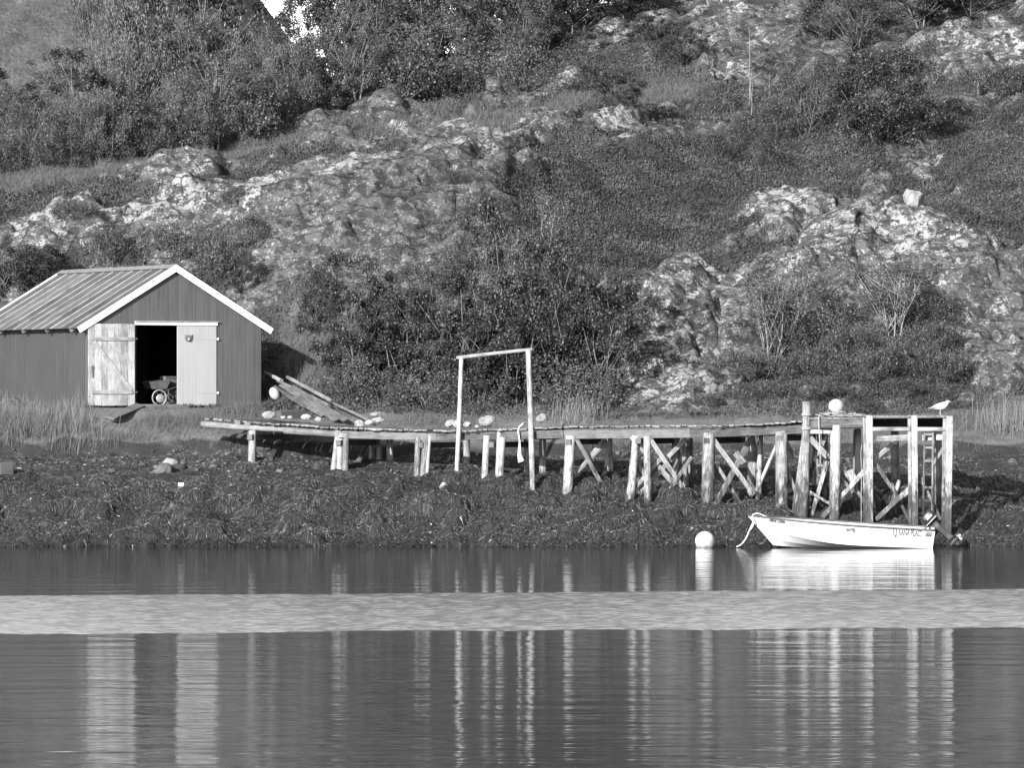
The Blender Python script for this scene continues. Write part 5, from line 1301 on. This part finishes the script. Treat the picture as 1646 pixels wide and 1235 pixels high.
# ---------------------------------------------------------------- grasses, heath and weed: uncountable cover
def grass_mesh(name, X, Y, h, w, lean, mat, tone=None, dirx=.3):
    n = len(X); Z = ground(X, Y) - .01
    a = NR.uniform(0, 2 * np.pi, n); wx = np.cos(a) * w / 2; wy = np.sin(a) * w / 2 * .3
    lx = NR.normal(dirx, 1, n) * lean * h; ly = NR.normal(-.2, 1, n) * lean * h
    b = np.stack([X, Y, Z], 1); s = np.stack([wx, wy, np.zeros(n)], 1)
    m1 = b + np.stack([lx * .3, ly * .3, h * .55], 1); t = b + np.stack([lx, ly, h], 1)
    v = np.stack([b - s, b + s, m1 + s * .7, m1 - s * .7, t + s * .12, t - s * .12], 1).reshape(-1, 3)
    k = np.arange(n)[:, None] * 6
    f = np.concatenate([k + np.array([0, 1, 2, 3]), k + np.array([3, 2, 4, 5])], 0)
    tn = NR.uniform(0, 1, n) if tone is None else tone
    o = put(name, big_mesh(name, v, f, dict(tone=np.repeat(tn, 6))), mat); return o
GRS = mat_leaf('dry_grass', .08, .24, .25, .7, .1); HTH = mat_leaf('heath_leaf', .038, .175, .1, .7, .15)
# tall grass on the turf bank
n = 60000
X = NR.uniform(-15.5, 16, n); Y = 12.5 + NR.beta(1.2, 1.6, n) * 6.0
dn = fbm(X * .8, Y * .8, 71, 3); nearleft = sstep(-9.5, -12, X) * sstep(15, 13, Y)
lu = (X - SH[0]) * ce + (Y - SH[1]) * se; lw = -(X - SH[0]) * se + (Y - SH[1]) * ce
ins = (lu > -.05) & (lu < SWID + .05) & (lw > -.06) & (lw < SLEN + .1)
front = (lu > 1.0) & (lu < 3.6) & (lw > -.9) & (lw <= 0)
keep = ~ins & (dn + NR.uniform(-.25, .25, n) > .34) & ~(front & (NR.random(n) < .6)); X, Y, dn = X[keep], Y[keep], dn[keep]; nl = nearleft[keep]
h = (.05 + .85 * np.clip(dn - .25, 0, 1) ** 1.6 * NR.uniform(.4, 1.3, len(X))) * (1 + 1.3 * nl) * np.where(X > -6, 1.0, 1.0)
lu2 = lu[keep]; lw2 = lw[keep]
h *= np.where((lw2 < 0) & (lw2 > -1.2) & (lu2 > 0) & (lu2 < SWID), .55, 1)
h *= 1 - .40 * sstep(-7, -5, X)
tag(grass_mesh('shore_grass', X, Y, h, NR.uniform(.008, .016, len(X)), .35, GRS), 'dry grass on the bank between the foreshore and the hillside', 'grass', kind='stuff')
# pale grass on the hill, short on the ledges and long on the slope beside the boathouse
n = 420000
X = NR.uniform(-19, 19, n); Y = NR.uniform(17, 56, n); g = field(grass, X, Y); keep = (g + NR.normal(0, .12, n) > .42); X, Y, g = X[keep], Y[keep], g[keep]
keep = ~((((X - SH[0]) * ce + (Y - SH[1]) * se) > -.1) & (((X - SH[0]) * ce + (Y - SH[1]) * se) < SWID + .1) & ((-(X - SH[0]) * se + (Y - SH[1]) * ce) < SLEN + .1)); X, Y, g = X[keep], Y[keep], g[keep]
h = np.where(Y < 25, NR.uniform(.18, .42, len(X)), NR.uniform(.08, .24, len(X)))
tag(grass_mesh('hillside_grass', X, Y, h, np.where(Y < 25, .014, .02), .35, GRS), 'pale grass on the ledges of the hillside', 'grass', kind='stuff')
# a few tall reed-like stalks behind the jetty and at the right edge
cx = np.concatenate([NR.normal(px2x(930, 15.5), .35, 160), NR.normal(px2x(1632, 14.5), .55, 520), NR.normal(px2x(25, 13.8), .7, 500), NR.normal(px2x(95, 13.4), .6, 240)]); cy = np.concatenate([NR.normal(15.3, .3, 160), NR.normal(14.2, .5, 520), NR.normal(13.6, .4, 500), NR.normal(13.3, .3, 240)])
tag(grass_mesh('tall_grass', cx, cy, NR.uniform(.35, .95, len(cx)), np.full(len(cx), .016), .18, mat_leaf('straw', .16, .36, .2, .7, .1)), 'tall straw-coloured stalks behind the jetty and at the picture edges', 'grass', kind='stuff')
# heath: crowberry and heather cushions
n = 150000
X = NR.uniform(-19, 19.5, n); Y = 15.5 + NR.beta(1.0, 1.5, n) * 45
rk_ = field(rock, X, Y) + NR.normal(0, .04, n); g = field(grass, X, Y); sl_ = field(slope, X, Y)
keep = (rk_ < .50) & (g + NR.normal(0, .15, n) < .55)
lu = (X - SH[0]) * ce + (Y - SH[1]) * se; lw = -(X - SH[0]) * se + (Y - SH[1]) * ce
keep &= ~((lu > -.1) & (lu < SWID + .1) & (lw > -.1) & (lw < SLEN + .1))
X, Y = X[keep], Y[keep]
K = 4
cxx = np.repeat(X, K) + NR.normal(0, .07, len(X) * K); cyy = np.repeat(Y, K) + NR.normal(0, .07, len(X) * K)
cz = ground(cxx, cyy) + NR.uniform(.0, .10, len(cxx)) * np.repeat(.5 + fbm(X * 1.6, Y * 1.6, 82, 3), K)
c = np.stack([cxx, cyy, cz], 1); outv = np.tile(np.array([0, -.3, .8]), (len(c), 1))
v = leaf_quads(c, outv, .085, .05, .5, .5)
ct = fbm(X * .9, Y * .9, 83, 4); tone = np.repeat(np.clip((ct - .5) * 3.2 + .42, 0, 1), K) * .65 + NR.uniform(0, .35, len(c))
o = put('heath', big_mesh('heath', v, np.arange(len(v)).reshape(-1, 4), dict(tone=np.repeat(tone, 4))), HTH); tag(o, 'dark heather and crowberry covering the hillside', 'heath', kind='stuff')
# taller cushions and single stalks break up the heath
n = 5200
X = NR.uniform(-19, 19.5, n); Y = 16 + NR.beta(1.0, 1.4, n) * 42; keep = (field(rock, X, Y) < .50) & (field(grass, X, Y) < .5) & (fbm(X * .5, Y * .5, 84, 3) > .46)
lu = (X - SH[0]) * ce + (Y - SH[1]) * se; lw = -(X - SH[0]) * se + (Y - SH[1]) * ce
keep &= ~((lu > -.4) & (lu < SWID + .4) & (lw > -.4) & (lw < SLEN + .4)); X, Y = X[keep], Y[keep]; n = len(X); K = 34
rr0 = NR.uniform(.07, .22, n); cxx = np.repeat(X, K) + NR.normal(0, 1, n * K) * np.repeat(rr0, K); cyy = np.repeat(Y, K) + NR.normal(0, 1, n * K) * np.repeat(rr0, K)
cz = ground(cxx, cyy) + NR.random(n * K) * np.repeat(rr0 * 1.1, K)
v = leaf_quads(np.stack([cxx, cyy, cz], 1), np.tile(np.array([0, -.3, .8]), (n * K, 1)), .075, .04, .8, .5)
tone = np.repeat(NR.uniform(0, .8, n), K) * .6 + NR.uniform(0, .4, n * K)
o = put('heath_cushions', big_mesh('heath_cushions', v, np.arange(len(v)).reshape(-1, 4), dict(tone=np.repeat(tone, 4))), HTH); tag(o, 'taller heather cushions dotted over the hillside', 'heath', kind='stuff')
n = 42000
X = NR.uniform(-19, 19.5, n); Y = 16 + NR.beta(1.0, 1.4, n) * 42; keep = (field(rock, X, Y) < .52) & (fbm(X * .6, Y * .6, 85, 4) > .50); X, Y = X[keep], Y[keep]
lu = (X - SH[0]) * ce + (Y - SH[1]) * se; lw = -(X - SH[0]) * se + (Y - SH[1]) * ce; keep = ~((lu > -.1) & (lu < SWID + .1) & (lw > -.1) & (lw < SLEN + .1)); X, Y = X[keep], Y[keep]
tag(grass_mesh('heath_grass', X, Y, NR.uniform(.10, .30, len(X)), np.full(len(X), .014), .4, GRS), 'thin bent grass among the heather', 'grass', kind='stuff')
# seaweed: fronds combed down over stones
n = 115000
X = NR.uniform(-15, 16, n); Y = NR.uniform(-.35, 12.5, n); wd_ = field(weed, X, Y)
keep = (wd_ + NR.normal(0, .12, n) > .45) | ((NR.random(n) < .30) & (fbm(X * .9, Y * 1.1, 92, 3) > .46)); X, Y = X[keep], Y[keep]; n = len(X)
gx_ = (ground(X + .12, Y) - ground(X - .12, Y)); gy_ = (ground(X, Y + .12) - ground(X, Y - .12))
d = np.stack([-gx_, -gy_], 1) + NR.normal(0, .07, (n, 2)); d /= np.linalg.norm(d, axis=1, keepdims=True) + 1e-6
Ls = NR.uniform(.06, .20, n); wdt = NR.uniform(.006, .014, n); S = 3
pts = []; x, y = X.copy(), Y.copy(); curl = NR.normal(0, .5, n)
for s in range(S + 1):
    z = ground(x, y) + .012 + NR.uniform(0, .025, n) + (.012 if 0 < s < S else 0)
    pts.append((x.copy(), y.copy(), z)); ang = curl * .35; d = np.stack([d[:, 0] * np.cos(ang) - d[:, 1] * np.sin(ang), d[:, 0] * np.sin(ang) + d[:, 1] * np.cos(ang)], 1)
    x = x + d[:, 0] * Ls / S; y = y + d[:, 1] * Ls / S
vv = []
for s, (x, y, z) in enumerate(pts):
    wq = wdt * (1.0, 1.1, .9, .3)[s] / 2; vv.append(np.stack([x - d[:, 1] * wq, y + d[:, 0] * wq, z + NR.normal(0, .008, n)], 1)); vv.append(np.stack([x + d[:, 1] * wq, y - d[:, 0] * wq, z + NR.normal(0, .008, n)], 1))
v = np.stack(vv, 1).reshape(-1, 3); k = np.arange(n)[:, None] * 8
f = np.concatenate([k + np.array([2 * s, 2 * s + 1, 2 * s + 3, 2 * s + 2]) for s in range(S)], 0)
tn = np.clip(.30 * fbm(X * .8, Y * .8, 91, 3) + .40 * field(crv, X, Y) + .45 * NR.random(n) - .08 - .42 * sstep(2.0, .1, Y), 0, 1)
o = put('seaweed', big_mesh('seaweed', v, f, dict(tone=np.repeat(tn, 8)), smooth=True), mat_leaf('wrack', .012, .24, .05, .42, .5)); tag(o, 'dark bladder wrack draped over the foreshore', 'seaweed', kind='stuff')
# shingle
n = 5200
X = NR.uniform(-15, 16, n); Y = NR.uniform(6.0, 12.6, n); gv = field(gravel, X, Y); keep = (gv + NR.normal(0, .18, n) > .5) & (fbm(X * .7, Y * .9, 95, 3) > .47); X, Y = X[keep], Y[keep]; n = len(X)
bv, bf = ellip((0, 0, 0), 1, 1, 1, 6, 4); bv = np.array(bv); quads = []; 
r = NR.gamma(2.0, .013, n) + .012; sc3 = np.stack([r * NR.uniform(.8, 1.6, n), r * NR.uniform(.8, 1.4, n), r * NR.uniform(.5, .9, n)], 1)
v = bv[None] * sc3[:, None, :] * (1 + NR.normal(0, .12, (n, len(bv), 1))) + np.stack([X, Y, ground(X, Y) + r * .2], 1)[:, None, :]
tri = []
for q in bf: tri += [q] if len(q) == 3 else [(q[0], q[1], q[2]), (q[0], q[2], q[3])]
f = (np.arange(n)[:, None, None] * len(bv) + np.array(tri)[None]).reshape(-1, 3)
o = put('shingle', big_mesh('shingle', v.reshape(-1, 3), f, dict(tone=np.repeat(NR.random(n) ** 1.6, len(bv)))), mat_leaf('shingle_stone', .03, .15, 0, .85, .2)); tag(o, 'loose shingle along the top of the foreshore', 'shingle', kind='stuff')
